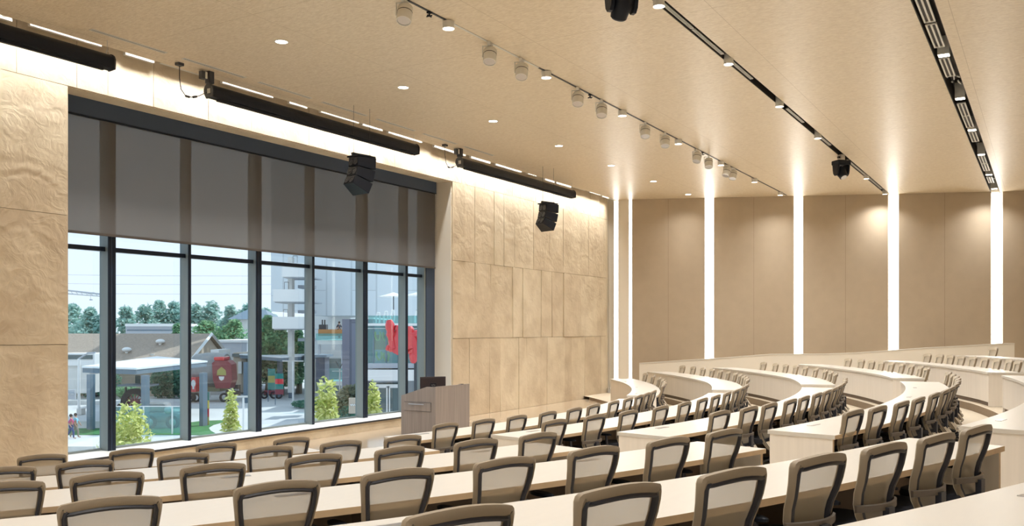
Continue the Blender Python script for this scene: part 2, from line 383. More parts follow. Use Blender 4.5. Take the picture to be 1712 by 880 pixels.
for i, (a, b) in enumerate(slots):
    t = empty('light_slot', TF(((a + b) / 2, 0, 0))); tag(t, 'tall glowing white wall slot ' + names[i], 'wall light', 'glowing wall slots')
    m1 = MB().box((a + .01, -.29, .05), (b - .01, -.27, CEIL - .01), M['strip'], TF).obj('diffuser', t)
    m2 = MB().box((a, -.30, .02), (a + .01, -.02, CEIL - .005), M['white_metal'], TF).box((b - .01, -.30, .02), (b, -.02, CEIL - .005), M['white_metal'], TF).obj('side_reflector', t)
    for m_ in (m1, m2): m_.matrix_parent_inverse = Matrix.Translation(t.location).inverted()

# out-of-view room walls
struct(MB().box((-5.2, -9, -.3), (-5, 14.9, CEIL + 1.0), M['plaster']).obj('wall_left'))
struct(MB().box((-5.2, -9.2, -.3), (far_x(-9) + .5, -9, CEIL + 1.0), M['plaster']).obj('wall_back'))
# sloping white knee wall in front of the far panels
KP = [(.80, -1.240), (2.09, -1.147), (3.44, -1.055), (5.38, -.892), (7.22, -.878), (8.37, -.824), (10.54, -.652), (11.27, -.609), (12.91, -.503), (13.27, -.496)]
kd = Vector((.375, -.927, 0)); kn = Vector((.927, .375, 0)); k0 = Vector((29.35, 13.25, 0)); mb = MB(); V = []
for t, z in KP:
    for d_, zz in ((0, .0), (.12, .0), (.12, E + z), (0, E + z)):
        q = k0 + kd * t + kn * d_; V.append((q.x, q.y, zz))
secs = [V[i * 4:i * 4 + 4] for i in range(len(KP))]; mb.ring_sweep(secs, M['knee'], closed=False, caps=True)
V2 = []
for t, z in KP:
    for d_, zz in ((-.015, E + z), (.135, E + z), (.135, E + z + .035), (-.015, E + z + .035)):
        q = k0 + kd * t + kn * d_; V2.append((q.x, q.y, zz))
mb.ring_sweep([V2[i * 4:i * 4 + 4] for i in range(len(KP))], M['desk_top'], closed=False, caps=True)
struct(mb.obj('trim_3'))

# ------------------------------------------------------------ the big window
win = empty('window_1', ((OX0 + OX1) / 2, 14.7, SILL)); win['kind'] = 'structure'
def under(o, p): o.parent = p; o.matrix_parent_inverse = Matrix.Translation(p.location).inverted(); return o
mx_ = [(10.155, .15), (11.87, .06), (13.68, .15), (15.35, .06), (17.19, .16), (18.865, .08)]
for i, (x, wd) in enumerate(mx_):
    b = MB().box((x - wd / 2 + .006, 14.612, SILL), (x + wd / 2 - .006, 14.86, HEAD), M['mull'])
    if wd > .1:
        b.box((x - wd / 2, 14.59, SILL), (x - .012, 14.612, HEAD), M['navy']).box((x + .012, 14.59, SILL), (x + wd / 2, 14.612, HEAD), M['navy']).box((x - .012, 14.60, SILL), (x + .012, 14.612, HEAD), M['slate'])
    else: b.box((x - wd / 2, 14.59, SILL), (x + wd / 2, 14.612, HEAD), M['navy'])
    under(b.obj('mullion'), win)
b = MB().box((19.66, 14.612, SILL), (20.11, 14.86, HEAD), M['mull']).box((19.72, 14.59, SILL), (20.12, 14.612, HEAD), M['slate'])
b.box((OX0, 14.6, SILL), (OX0 + .08, 14.86, HEAD), M['mull']); under(b.obj('window_frame'), win)
ex = [OX0] + [x for x, _ in mx_] + [19.7]
for z in (3.91, ):
    for i in range(len(ex) - 1):
        wa = mx_[i - 1][1] / 2 if i else 0; wb = mx_[i][1] / 2 if i < len(mx_) else 0
        under(MB().box((ex[i] + wa, 14.70, z - .035), (ex[i + 1] - wb, 14.86, z + .035), M['mull']).box((ex[i] + wa, 14.685, z - .04), (ex[i + 1] - wb, 14.70, z + .04), M['navy']).obj('transom'), win)
for i in range(len(ex) - 1):
    under(MB().box((ex[i], 14.80, SILL + .002), (ex[i + 1], 14.86, SILL + .04), M['mull']).obj('bottom_rail'), win)
    for z0, z1 in ((SILL + .04, 3.875), (3.945, HEAD)):
        under(MB().box((ex[i] + .02, 14.815, z0), (ex[i + 1] - .02, 14.823, z1), M['glass']).obj('pane'), win)
# roller shade and its pocket
t = empty('roller_shade', ((OX0 + OX1) / 2, 14.5, HEAD)); tag(t, 'dark translucent roller shade pulled halfway down the big window', 'window shade')
under(MB().box((OX0, 14.44, HEAD - .31), (19.98, 14.56, HEAD - .004), M['slate']).box((OX0, 14.43, HEAD - .325), (19.98, 14.56, HEAD - .31), M['navy']).obj('fascia'), t)
under(MB().box((OX0 + .01, 14.50, E + 1.72), (20.0, 14.503, HEAD - .32), M['shade']).obj('shade_cloth'), t)
under(MB().box((OX0 + .01, 14.485, E + 1.675), (20.0, 14.518, E + 1.72), M['hem']).obj('hem_bar'), t)

# ------------------------------------------------------------ curved desks
BL = {'left': {1: (-33, -17.9), 2: (-33, -16.79), 3: (-33, -15.84), 4: (-33, -15.2), 5: (-33, -14.31), 6: (-33, -13.6)},
      'middle': {1: (-13.39, 13.18), 2: (-12.65, 13.14), 3: (-12.2, 12.75), 4: (-12.0, 12.6), 5: (-11.53, 12.3), 6: (-11.1, 12.1)},
      'far': {1: (16.7, 39.2), 2: (16.4, 41.7), 3: (15.55, 38.3), 4: (15.8, 34.3), 5: (15.1, 30.6), 6: (14.8, 29.5)}}
def arc_box(mb, k, r0, r1, t0, t1, z0, z1, m, mo=None, n=None):     # r0, r1 measured outwards from the row's inner edge
    n = n or max(1, int(abs(t1 - t0) / .9)); ts = [t0 + (t1 - t0) * i / n for i in range(n + 1)]
    S_ = [[pol(Rk(k, t) + r0, t, z0), pol(Rk(k, t) + r1, t, z0), pol(Rk(k, t) + r1, t, z1), pol(Rk(k, t) + r0, t, z1)] for t in ts]
    V = [p for s in S_ for p in s]; F, m1, m2 = [], [], []
    base = len(mb.v)
    for i in range(n):
        a, b = i * 4, i * 4 + 4
        m1 += [(a, b, b + 1, a + 1), (a + 2, b + 2, b + 3, a + 3), (a + 3, b + 3, b, a)]
        m2 += [(a + 1, b + 1, b + 2, a + 2)]
    m1 += [(0, 1, 2, 3), (n * 4 + 3, n * 4 + 2, n * 4 + 1, n * 4)]
    mb.add(V, m1, m); k0_ = len(mb.v) - len(V); j = mb.mi(mo or m)
    for f in m2: mb.f.append([k0_ + q for q in f]); mb.m.append(j)
    return mb
rowname = {1: 'front row', 2: 'second row', 3: 'third row', 4: 'fourth row', 5: 'fifth row', 6: 'sixth row'}
blockname = {'left': 'of the left desk block', 'middle': 'of the middle desk block', 'far': 'of the far right desk block'}
for blk, rows in BL.items():
    for k, (t0, t1) in rows.items():
        zt, zf = DESKZ[k], FLOORZ[k]; tm = (t0 + t1) / 2
        t = empty('curved_desk', pol(Rk(k, tm), tm, zf)); tag(t, 'long curved white-topped desk, %s %s' % (rowname[k], blockname[blk]), 'desk', 'curved tiered desks')
        under(arc_box(MB(), k, 0, .742, t0, t1, zt - .042, zt, M['desk_top'], M['desk_edge']).obj('worktop'), t)
        d = math.degrees(.045 / RAD[k])
        under(arc_box(MB(), k, .03, .06, t0 + d, t1 - d, zf + (.09 if k > 1 else .02), zt - .043, M['desk_panel'], M['desk_shaded']).obj('modesty_panel'), t)
        for a, b in ((t0 + .02, t0 + d), (t1 - d, t1 - .02)):
            under(arc_box(MB(), k, .02, .715, a, b, zf + .004, zt - .043, M['desk_panel'], M['desk_edge'], 1).obj('end_panel'), t)
        under(arc_box(MB(), k, .06, .10, t0 + d, t1 - d, zf + .004, zf + .10, M['desk_shaded']).obj('plinth'), t)
        a = t0 + d + 4.2
        while a < t1 - 2.5:
            under(arc_box(MB(), k, .062, .50, a, a + d * .7, zf + .004, zt - .043, M['desk_shaded'], None, 1).obj('support_panel'), t); a += 4.6
        a = t0 + 1.9
        while a < t1 - .8:
            dd = math.degrees(.12 / RAD[k])
            under(arc_box(MB(), k, .13, .19, a - dd, a + dd, zt - .001, zt + .004, M['chrome'], None, 1).box((0, 0, 0), (0, 0, 0), M['dark']).obj('power_outlet'), t)
            a += math.degrees(2.55 / RAD[k])

# ------------------------------------------------------------ task chair
PROF = [(.30, -.345), (.36, -.30), (.42, -.252), (.48, -.215), (.55, -.188), (.62, -.182), (.70, -.20), (.78, -.236), (.86, -.258), (.93, -.270), (1.0, -.275)]
def yb(z):
    for (a, p), (b, q) in zip(PROF, PROF[1:]):
        if z <= b: s = (z - a) / (b - a); s = s * s * (3 - 2 * s) if False else s; return p + (q - p) * s
    return PROF[-1][1]
def surf(x, z, dy=0): return (x, yb(z) + .9 * x * x - .02 + dy, z)
right = [(.168, .355), (.174, .42), (.182, .48), (.190, .55), (.199, .62), (.210, .69), (.222, .76), (.233, .83), (.241, .89), (.244, .925), (.239, .948), (.226, .961), (.19, .970), (.14, .979), (.07, .987)]
outl = right + [(0, .990)] + [(-x, z) for x, z in right[::-1]] + [(-.10, .345), (0, .342), (.10, .345)]
def inset(ws):
    n = len(outl); out = []
    for i, (x, z) in enumerate(outl):
        a, b = outl[i - 1], outl[(i + 1) % n]; dx, dz = b[0] - a[0], b[1] - a[1]; L = hypot(dx, dz); nx, nz = -dz / L, dx / L
        top = max(0, min(1, (z - .88) / .09)); wv = ws[0] + (ws[1] - ws[0]) * top; out.append((x + nx * wv, z + nz * wv))
    return out
def ring(i0, i1, yo, yi, m, name, parent):
    A, B = inset(i0), inset(i1)
    S_ = [[surf(a[0], a[1], yo), surf(a[0], a[1], yi), surf(b[0], b[1], yi), surf(b[0], b[1], yo), surf((a[0] + b[0]) / 2, (a[1] + b[1]) / 2, yo - .008)] for a, b in zip(A, B)]
    return MB().ring_sweep(S_, m).obj(name, parent, smooth=True)
def make_chair():
    r = empty('task_chair')
    ring((0, 0), (.013, .044), -.006, .026, M['frame'], 'back_shell', r)
    ring((.0132, .0442), (.036, .066), -.005, .028, M['rim'], 'back_rim', r)
    ring((.002, .002), (.042, .072), .0285, .033, M['tail'], 'front_trim', r)
    # mesh
    rows = []
    for i in range(13):
        z = .37 + (.925 - .37) * i / 12
        hw = [p for p in right if p[1] >= z - 1e-6]; j = next(q for q in range(len(right)) if right[q][1] >= z - 1e-9)
        a, b = right[max(0, j - 1)], right[j]; s = 0 if b[1] == a[1] else (z - a[1]) / (b[1] - a[1]); h = a[0] + (b[0] - a[0]) * s - .032
        crown = 0 if i < 12 else 1
        rows.append([surf(h * q / 4, z - (.018 * (q / 4) ** 2 if crown else 0), .024) for q in range(-4, 5)])
    MB().grid(rows, M['mesh']).obj('mesh_backrest', r, smooth=True)
    # lumbar band behind the mesh
    S_ = []
    for i in range(13):
        x = -.235 + .47 * i / 12; y = yb(.60) - .055 + 1.3 * x * x
        S_.append([(x, y, .578), (x, y - .016, .582), (x, y - .016, .620), (x, y, .624)])
    MB().ring_sweep(S_, M['band'], closed=False, caps=True).obj('lumbar_support', r, smooth=True)
    # lower shell
    rows = [[(q / 4 * .17, y + .5 * (q / 4 * .17) ** 2, z) for q in range(-4, 5)] for z, y in ((.46, -.255), (.42, -.285), (.375, -.318), (.33, -.335), (.30, -.30))]
    MB().grid(rows, M['tail']).obj('lower_shell', r, smooth=True)
    # seat
    m = MB(); n = 20
    def loop(sx, sy, z, cy=.02): return [(sx * (abs(cos(a)) ** .5) * (1 if cos(a) >= 0 else -1), cy + sy * (abs(sin(a)) ** .5) * (1 if sin(a) >= 0 else -1), z) for a in [2 * pi * i / n for i in range(n)]]
    m.ring_sweep([loop(.20, .20, .425), loop(.235, .235, .435), loop(.245, .245, .465), loop(.235, .235, .495), loop(.18, .18, .503)], M['seat'], closed=False, caps=True)
    m.obj('seat', r, smooth=True)
    for s in (-1, 1):
        MB().tube([(s * .17, -.06, .42), (s * .275, -.05, .42), (s * .292, -.04, .47), (s * .292, -.02, .62)], [.022, .022, .02, .018], M['rim'], 8).obj('arm_post', r, smooth=True)
        m = MB(); L = lambda sc, z: [(s * .285 + .045 * sc * cos(a) * (1 if abs(cos(a)) > .3 else 1), .02 + .125 * sc * sin(a), z) for a in [2 * pi * i / 14 for i in range(14)]]
        m.ring_sweep([L(.8, .618), L(1, .624), L(1, .640), L(.8, .648)], M['black'], closed=False, caps=True).obj('armrest', r, smooth=True)
    MB().box((-.02, -.245, .40), (.02, .02, .425), M['rim']).box((-.035, -.275, .40), (.035, -.235, .60), M['rim']).obj('back_bracket', r)
    MB().tube([(0, 0, .10), (0, 0, .24)], .028, M['dark'], 10).tube([(0, 0, .24), (0, 0, .43)], .017, M['chrome'], 10).obj('gas_lift', r, smooth=True)
    m = MB(); m.tube([(0, 0, .075), (0, 0, .12)], [.05, .04], M['dark'], 10)
    for i in range(5):
        a = 2 * pi * i / 5 + .3; m.tube([(.03 * cos(a), .03 * sin(a), .105), (.29 * cos(a), .29 * sin(a), .072)], [.024, .015], M['dark'], 6)
    m.obj('star_base', r)
    for i in range(5):
        a = 2 * pi * i / 5 + .3; c = (.29 * cos(a), .29 * sin(a), .027); MB().tube([(c[0] - .02 * sin(a), c[1] + .02 * cos(a), .027), (c[0] + .02 * sin(a), c[1] - .02 * cos(a), .027)], .027, M['black'], 10).box((c[0] - .006, c[1] - .006, .03), (c[0] + .006, c[1] + .006, .075), M['black']).obj('caster', r)
    return r
proto = make_chair(); used = False
def ordn(i, n): return wordn[i]
def chair(k, th, off, label, blk, full=True):
    global used
    if not used: o = proto; used = True
    else: o = copy_tree(proto, None if full else ('back_shell', 'back_rim', 'mesh_backrest', 'front_trim', 'lumbar_support', 'lower_shell', 'seat', 'armrest', 'gas_lift', 'star_base'))
    rr = Rk(k, th) + off - .255
    o.location = pol(rr, th, FLOORZ[k]); o.rotation_euler = (0, 0, rad(th)); tag(o, label, 'chair', 'task chairs at the curved desks')
    return o
CH = {'left': {1: [(-19.5, .95), (-22.3, .92), (-25.1, .88), (-27.8, .85)],
               2: [(-18.45, .91), (-20.5, .89), (-22.6, .87), (-24.9, .88), (-27.2, .88), (-28.9, .95)],
               3: [(-17.75, .86), (-19.65, .87), (-21.65, .87), (-23.6, .88), (-25.6, .93), (-27.4, .95), (-28.95, 1.02)],
               4: [(-16.9, .83), (-18.75, .89), (-20.6, .90), (-22.5, .95), (-24.3, .96), (-26.0, .98), (-27.93, 1.0)],
               5: [(-16.25, .87), (-17.75, .89), (-19.3, .91), (-20.84, .93), (-22.45, .96), (-24.05, .97), (-25.8, 1.0)]},
      'middle': {1: [(-12.1, .94), (-9.73, .94), (-7.4, .95), (-4.95, .97), (-2.4, .97), (.05, .92), (2.75, .93), (5.2, .92), (7.6, .9), (9.8, .88), (12.0, .88)],
                 2: [(-11.7, .87), (-9.3, .87), (-7.0, .89), (-4.43, .92), (-1.9, .91), (.6, .88), (2.8, .87), (5.1, .87), (7.4, .87), (9.7, .87), (11.9, .87)],
                 3: [(-9.6, .85), (-7.6, .86), (-5.95, .87), (-3.85, .87), (-2.1, .86), (-.1, .86), (1.8, .86), (3.7, .86), (5.6, .86), (7.5, .86), (9.5, .86), (11.4, .86)],
                 4: [(-11.1, .80), (-9.65, .83), (-7.7, .83), (-5.95, .83), (-3.8, .83), (-1.9, .84), (-.1, .84), (1.7, .84), (3.5, .84), (5.3, .84), (7.1, .84), (9.0, .84), (10.9, .84)]},
      'far': {1: [(t_, .86) for t_ in (18.2, 20.6, 23.0, 25.4, 28.2, 31.9, 35.3)],
              2: [(t_, .84) for t_ in (17.8, 19.9, 21.8, 23.9, 25.8, 27.9, 30.0, 32.1, 34.3, 36.6, 39.0)],
              3: [(t_, .80) for t_ in (16.8, 18.9, 21.0, 23.4, 25.5, 27.4, 29.3, 31.2, 33.4)],
              4: [(t_, .74) for t_ in (15.9, 17.5, 19.3, 21.0, 22.8, 24.5, 26.1, 27.8, 29.9)],
              5: [(t_, .70) for t_ in (15.9, 17.2, 18.8, 20.4, 22.0, 23.5, 24.9, 26.3, 27.9)],
              6: [(28.4, .80)]}}
for blk, rows in CH.items():
    for k, L in rows.items():
        for i, (th, off) in enumerate(L):
            if blk == 'left': lab = 'taupe mesh-back task chair, %s from the aisle, %s of left block' % (wordn[i], rowname[k])
            elif blk == 'middle': lab = 'taupe mesh-back task chair, %s from left, %s of middle block' % (wordn[i], rowname[k])
            elif len(L) == 1: lab = 'single beige-looking task chair beyond the end of the sloping white knee wall'
            else: lab = 'front-facing beige task chair, %s from the aisle, %s of far block' % (wordn[i], rowname[k])
            o = chair(k, th, off, lab, blk, blk != 'far')

# ------------------------------------------------------------ lectern and monitor
L0 = Vector((16.23, 11.75, 0)); t = empty('lectern', (16.9, 12.2, 0)); tag(t, 'grey wood lectern with a sloping top by the window', 'lectern')
side = [(11.75, .0), (12.72, .0), (12.72, .93), (12.0, 1.15), (11.75, 1.15)]
mb = MB(); n = len(side)
V = [(16.23, y, z) for y, z in side] + [(16.27, y, z) for y, z in side]
F_ = [list(range(5))[::-1], list(range(5, 10))] + [(i, (i + 1) % 5, 5 + (i + 1) % 5, 5 + i) for i in range(5)]
under(MB().add(V, F_, M['lect']) or MB(), t) if False else None
def sidep(x0, x1):
    b = MB(); b.add([(x0, y, z) for y, z in side] + [(x1, y, z) for y, z in side], F_, M['lect']); return b
under(sidep(16.23, 16.27).obj('side_panel'), t); under(sidep(17.56, 17.60).obj('side_panel'), t)
under(MB().box((16.272, 11.75, 0.002), (17.558, 11.79, 1.148), M['lect']).obj('front_panel'), t)
under(MB().box((16.272, 12.64, .002), (17.558, 12.68, .90), M['lect']).obj('back_panel'), t)
b = MB(); b.add([(16.272, 11.792, 1.10), (17.558, 11.792, 1.10), (17.558, 12.0, 1.10), (16.272, 12.0, 1.10), (17.558, 12.66, .89), (16.272, 12.66, .89),
                 (16.272, 11.792, 1.07), (17.558, 11.792, 1.07), (17.558, 12.0, 1.07), (16.272, 12.0, 1.07), (17.558, 12.66, .86), (16.272, 12.66, .86)],
                [(0, 1, 2, 3), (3, 2, 4, 5), (6, 9, 8, 7), (9, 11, 10, 8), (5, 4, 10, 11), (0, 6, 7, 1)], M['lect']); under(b.obj('top'), t)
dr = under(MB().box((16.212, 11.88, .60), (16.228, 12.62, .79), M['lect']).box((16.227, 11.872, .592), (16.2295, 12.628, .798), M['dark']).obj('drawer'), t)
hb = MB().box((16.185, 12.05, .745), (16.197, 12.48, .762), M['chrome']).box((16.197, 12.08, .748), (16.211, 12.095, .758), M['chrome']).box((16.197, 12.435, .748), (16.211, 12.45, .758), M['chrome']).obj('handle'); hb.parent = dr; hb.matrix_parent_inverse = Matrix.Translation(-t.location + Vector()).copy() if False else Matrix()
under(MB().box((16.27, 11.745, 1.148), (17.6, 11.80, 1.158), M['lect']).box((17.30, 11.76, 1.158), (17.36, 11.80, 1.17), M['dark']).obj('top_edge'), t)
mo = empty('monitor', (16.93, 12.33, 1.0), rad(-38)); tag(mo, 'black flat monitor seen from behind on the lectern', 'monitor')
MB().box((-.31, 0, .0), (.31, .035, .34), M['screen']).box((-.30, -.012, .02), (.30, 0, .32), M['screen']).obj('housing', mo, bevel=.004)
MB().box((-.07, -.022, .10), (.07, -.012, .19), M['black']).box((-.04, -.024, .13), (-.015, -.022, .16), M['lect']).box((-.008, -.024, .125), (.015, -.022, .165), M['lect']).box((.022, -.024, .13), (.045, -.022, .155), M['lect']).obj('mount_plate', mo)
MB().box((-.03, -.045, -.03), (.03, -.022, .16), M['dark']).box((-.10, -.10, -.03), (.10, .08, -.018), M['dark']).obj('stand', mo)

# ------------------------------------------------------------ projection screen housings
SY, SZ = 13.35, E + 4.42
def projector_screen(x0, x1, lab, gear):
    t = empty('projection_screen', ((x0 + x1) / 2, SY, SZ)); tag(t, lab, 'projection screen', 'black projection screen housings')
    prof = [(SY + .11 * cos(a) * 1.0, SZ + .02 + .12 * sin(a)) for a in [rad(q) for q in (-35, -10, 15, 40, 65, 90, 115, 140, 165, 190)]] + [(SY - .10, SZ - .10), (SY + .05, SZ - .115)]
    def ext(a, b, pr, m): return MB().ring_sweep([[(a, y, z) for y, z in pr], [(b, y, z) for y, z in pr]], m, closed=False, caps=True)
    under(ext(x0 + .02, x1 - .02, prof, M['black']).obj('housing', smooth=True), t)
    cap = [(SY + (y - SY) * 1.12, SZ + (z - SZ) * 1.1) for y, z in prof]
    under(ext(x0, x0 + .025, cap, M['dark']).obj('end_cap'), t); under(ext(x1 - .025, x1, cap, M['dark']).obj('end_cap'), t)
    under(MB().box((x0 + .18, SY - .06, SZ - .155), (x1 - .18, SY - .01, SZ - .116), M['black']).obj('bottom_batten'), t)
    for x in (x0 + .08, x1 - .08):
        under(MB().tube([(x, SY - .05, SZ + .13), (x, SY, SZ + .22), (x, SY + .05, SZ + .13)], .006, M['chrome'], 5).tube([(x, SY, SZ + .22), (x, SY, CEIL)], .005, M['chrome'], 5).obj('hanging_wire'), t)
    if gear:
        under(MB().box((x0 - .02, SY - .06, SZ + .15), (x0 + .09, SY + .06, CEIL - .001), M['dark']).box((x0 - .17, SY - .04, SZ + .2), (x0 - .06, SY + .05, CEIL - .03), M['dark']).box((x0 - .10, SY - .055, SZ + .21), (x0 - .06, SY - .04, SZ + .33), M['white_metal']).obj('mounting_bracket'), t)
        under(MB().box((x0 - .006, SY - .06, SZ - .04), (x0 - .0005, SY + .02, SZ + .05), M['white_metal']).obj('rating_plate'), t)
        c = [(x0 - .62, SY + .02, CEIL), (x0 - .62, SY + .02, SZ + .1), (x0 - .60, SY, SZ - .10), (x0 - .50, SY, SZ - .20), (x0 - .36, SY, SZ - .19), (x0 - .20, SY, SZ - .13), (x0 - .03, SY, SZ - .02)]
        cb = under(MB().tube(c, .008, M['dark'], 6).tube(c[3:4] + [(x0 - .42, SY, SZ - .20)], .022, M['dark'], 8).tube([(x0 - .34, SY, SZ - .185), (x0 - .26, SY, SZ - .155)], .022, M['dark'], 8).box((x0 - .68, SY - .03, CEIL - .05), (x0 - .56, SY + .07, CEIL - .001), M['dark']).obj('power_cable', smooth=True), t)
projector_screen(3.0, 9.28, 'black projection screen housing nearest the camera, top left', False)
projector_screen(11.27, 17.62, 'black projection screen housing above the middle of the window', True)
projector_screen(19.5, 26.1, 'black projection screen housing over the stone wall right of the window', True)

# ------------------------------------------------------------ hanging loudspeakers
def speaker(x, y, rz, lab, face):
    zt = E + 3.72
    t = empty('line_array_speaker', (x, y, zt), rz); tag(t, lab, 'loudspeaker', 'hanging line array loudspeakers')
    MB().box((-.20, -.24, -.03), (.20, .22, .0), M['black']).box((-.03, -.26, 0), (.03, .24, .05), M['black']).obj('rigging_frame', t)
    ang = 0; px, pz = 0, -.035
    for i in range(3):
        a = rad((4, 14, 26)[i]); h = .245
        def T(q, a=a, px=px, pz=pz): return (q[0], px + q[1] * cos(a) + q[2] * sin(a), pz - q[1] * sin(a) + q[2] * cos(a)) if False else (q[0], px + q[1] * cos(a) - q[2] * sin(a), pz + q[1] * sin(a) + q[2] * cos(a))
        b = MB(); w0, w1 = .27, .16
        V = [(-w0, -.2, -h), (w0, -.2, -h), (w1, .2, -h + .03), (-w1, .2, -h + .03), (-w0, -.2, 0), (w0, -.2, 0), (w1, .2, -.02), (-w1, .2, -.02)]
        b.add([T(v) for v in V], [(3, 2, 1, 0), (4, 5, 6, 7), (0, 1, 5, 4), (1, 2, 6, 5), (2, 3, 7, 6), (3, 0, 4, 7)], M['black'])
        cab = b.obj('cabinet', t, bevel=.006)
        for xx, r_ in ((-.075, .07), (.075, .07)):
            d = MB()
            for j, (ra, ya) in enumerate(((r_, -.163), (r_ * .9, -.170), (r_ * .55, -.162))): pass
            d.ring_sweep([[T((xx + r_ * q * cos(u_), yy, -h / 2 + r_ * q * sin(u_))) for u_ in [2 * pi * j / 14 for j in range(14)]] for q, yy in ((1, .2), (1, .216), (.8, .216), (.6, .206), (.05, .212))], M['dark'], closed=False, caps=True)
            dc = d.obj('rear_port', smooth=True); dc.parent = cab
        px, pz = px + h * sin(a), pz - h * cos(a)
    for yy in (-.24, .2):
        MB().tube([(0, yy, .05), (0, yy, CEIL - zt)], .004, M['dark'], 5).obj('suspension_wire', t)
speaker(14.75, 12.65, rad(80), 'black curved loudspeaker array hanging in front of the shaded window', 1)
speaker(23.1, 12.65, rad(72), 'black curved loudspeaker array hanging in front of the stone wall', 1)

# ------------------------------------------------------------ ceiling lights
def spot(parent, loc, watts, ang=140, blend=1.0):
    l = bpy.data.lights.new('lamp', 'SPOT'); l.energy = watts; l.spot_size = rad(ang); l.spot_blend = blend; l.shadow_soft_size = .05; l.color = WARM
    o = bpy.data.objects.new('lamp_light', l); C.objects.link(o); o.parent = parent; o.location = loc; return o
ordw = ['first', 'second', 'third', 'fourth', 'fifth', 'sixth', 'seventh', 'eighth', 'ninth', 'tenth', 'eleventh']
# recessed downlights along the window side
def downlight():
    t = empty('recessed_downlight'); n = 20
    c = lambda r, z: [(r * cos(2 * pi * i / n), r * sin(2 * pi * i / n), z) for i in range(n)]
    MB().ring_sweep([c(.10, -.001), c(.12, -.001), c(.12, -.008), c(.10, -.010)], M['white_metal'], closed=False).obj('trim_ring', t)
    MB().add(c(.085, -.004), [list(range(n))], M['lamp']) if False else None
    b = MB(); b.add(c(.10, -.005), [list(range(n))], M['lamp']); b.obj('lens', t); return t
dp = downlight(); xs = [10.73, 14.0, 17.33, 20.55, 23.8, 27.05, 30.3]
for i, x in enumerate([7.4, .8] + xs):
    o = dp if i == 0 else copy_tree(dp); o.location = (x, 10.92, CEIL); spot(o, (0, 0, -.03), DOWN_W, 80 if x > 30 else 140)
    tag(o, 'round recessed downlight, %s from the left in the ceiling row by the window' % ordw[i - 2] if i > 1 else 'round recessed downlight, %s one to the left of the picture' % ordw[i], 'ceiling light', 'recessed downlights')
# slim slot diffusers near the window wall
def slotd():
    t = empty('slot_diffuser')
    MB().box((-.71, -.05, -.006), (.71, -.022, -.001), M['white_metal']).box((-.71, .022, -.006), (.71, .05, -.001), M['white_metal']).box((-.71, -.034, -.006), (-.69, .034, -.001), M['white_metal']).box((.69, -.034, -.006), (.71, .034, -.001), M['white_metal']).box((-.69, -.006, -.005), (.69, .006, -.001), M['white_metal']).obj('frame', t)
    MB().box((-.69, -.0225, -.003), (.69, -.006, -.0008), M['slot_dark']).box((-.69, .006, -.003), (.69, .0225, -.0008), M['slot_dark']).obj('louver', t); return t
sd = slotd()
for i, x in enumerate((9.43, 11.2, 12.97, 14.73, 16.5, 18.27, 20.06)):
    o = sd if i == 0 else copy_tree(sd); o.location = (x, 13.08, CEIL); tag(o, 'slim ceiling air slot, %s from the left along the window wall' % ordw[i], 'air vent', 'slim ceiling air slots')
# track 1: a thin track with lit tubes and unlit adjustable spotlights
def lit_tube(r, h, z0, sq=False):
    t = empty('track_downlight')
    if sq: MB().box((-r, -r, z0), (r, r, z0 + h), M['white_metal']).obj('housing', t); b = MB().box((-r * .85, -r * .85, z0 - .006), (r * .85, r * .85, z0 - .001), M['lamp']); b.obj('lens', t)
    else:
        n = 18; c = lambda q, z: [(q * cos(2 * pi * i / n), q * sin(2 * pi * i / n), z) for i in range(n)]
        MB().ring_sweep([c(r, z0), c(r, z0 + h), c(r * .3, z0 + h + .01)], M['white_metal'], closed=False).obj('housing', t, smooth=True)
        b = MB(); b.add(c(r * .93, z0 + .012), [list(range(n))], M['lamp']); b.obj('lens', t)
    return t
TY = 7.97
tag(MB().box((-4, TY - .018, CEIL - .012), (9.6, TY + .018, CEIL - .001), M['dark']).box((9.6, TY - .018, CEIL - .012), (11.4, TY + .018, CEIL - .001), M['dark']).box((11.4, TY - .018, CEIL - .012), (14.2, TY + .018, CEIL - .001), M['white_metal']).box((14.2, TY - .018, CEIL - .012), (32.3, TY + .018, CEIL - .001), M['dark']).obj('lighting_track'), 'thin ceiling track carrying many small white spotlights', 'lighting track')
tp = lit_tube(.092, .115, -.125); t1x = [11.35, 14.5, 17.95, 21.4, 24.8, 28.2, 31.4]
for i, x in enumerate([8.0, 1.2] + t1x):
    o = tp if i == 0 else copy_tree(tp); o.location = (x, TY, CEIL); spot(o, (0, 0, -.14), TRACK_W, 80 if x > 31 else 140)
    tag(o, ('glowing white downlight, %s from the left on the thin spotlight track' % ordw[i - 2]) if i > 1 else 'glowing white downlight on the thin track, %s one beyond the picture edge' % ordw[i], 'ceiling light', 'glowing downlights on the thin track')
def aim_head():
    t = empty('track_spotlight')
    MB().box((-.09, -.02, -.05), (.09, .02, -.012), M['white_metal']).obj('adapter', t)
    MB().box((-.015, -.10, -.19), (.015, -.09, -.04), M['white_metal']).box((-.015, -.10, -.05), (.015, .02, -.04), M['white_metal']).obj('yoke', t)
    a = rad(22); n = 18
    def c(r, s): return [(r * cos(2 * pi * i / n) * cos(a) + s * sin(a), r * sin(2 * pi * i / n), -.18 - s * cos(a) + r * cos(2 * pi * i / n) * sin(a)) for i in range(n)]
    h = MB().ring_sweep([c(.03, -.11), c(.078, -.10), c(.085, -.09), c(.085, .08), c(.082, .09), c(.074, .09), c(.06, .06)], M['white_metal'], closed=False, caps=True).obj('housing', t, smooth=True)
    b = MB().ring_sweep([c(.0862, -.03), c(.0862, -.02)], M['dark'], closed=False).obj('seam_band'); b.parent = h
    b = MB(); b.add(c(.07, .085), [list(range(n))], M['chrome']); b.obj('lens', t); return t
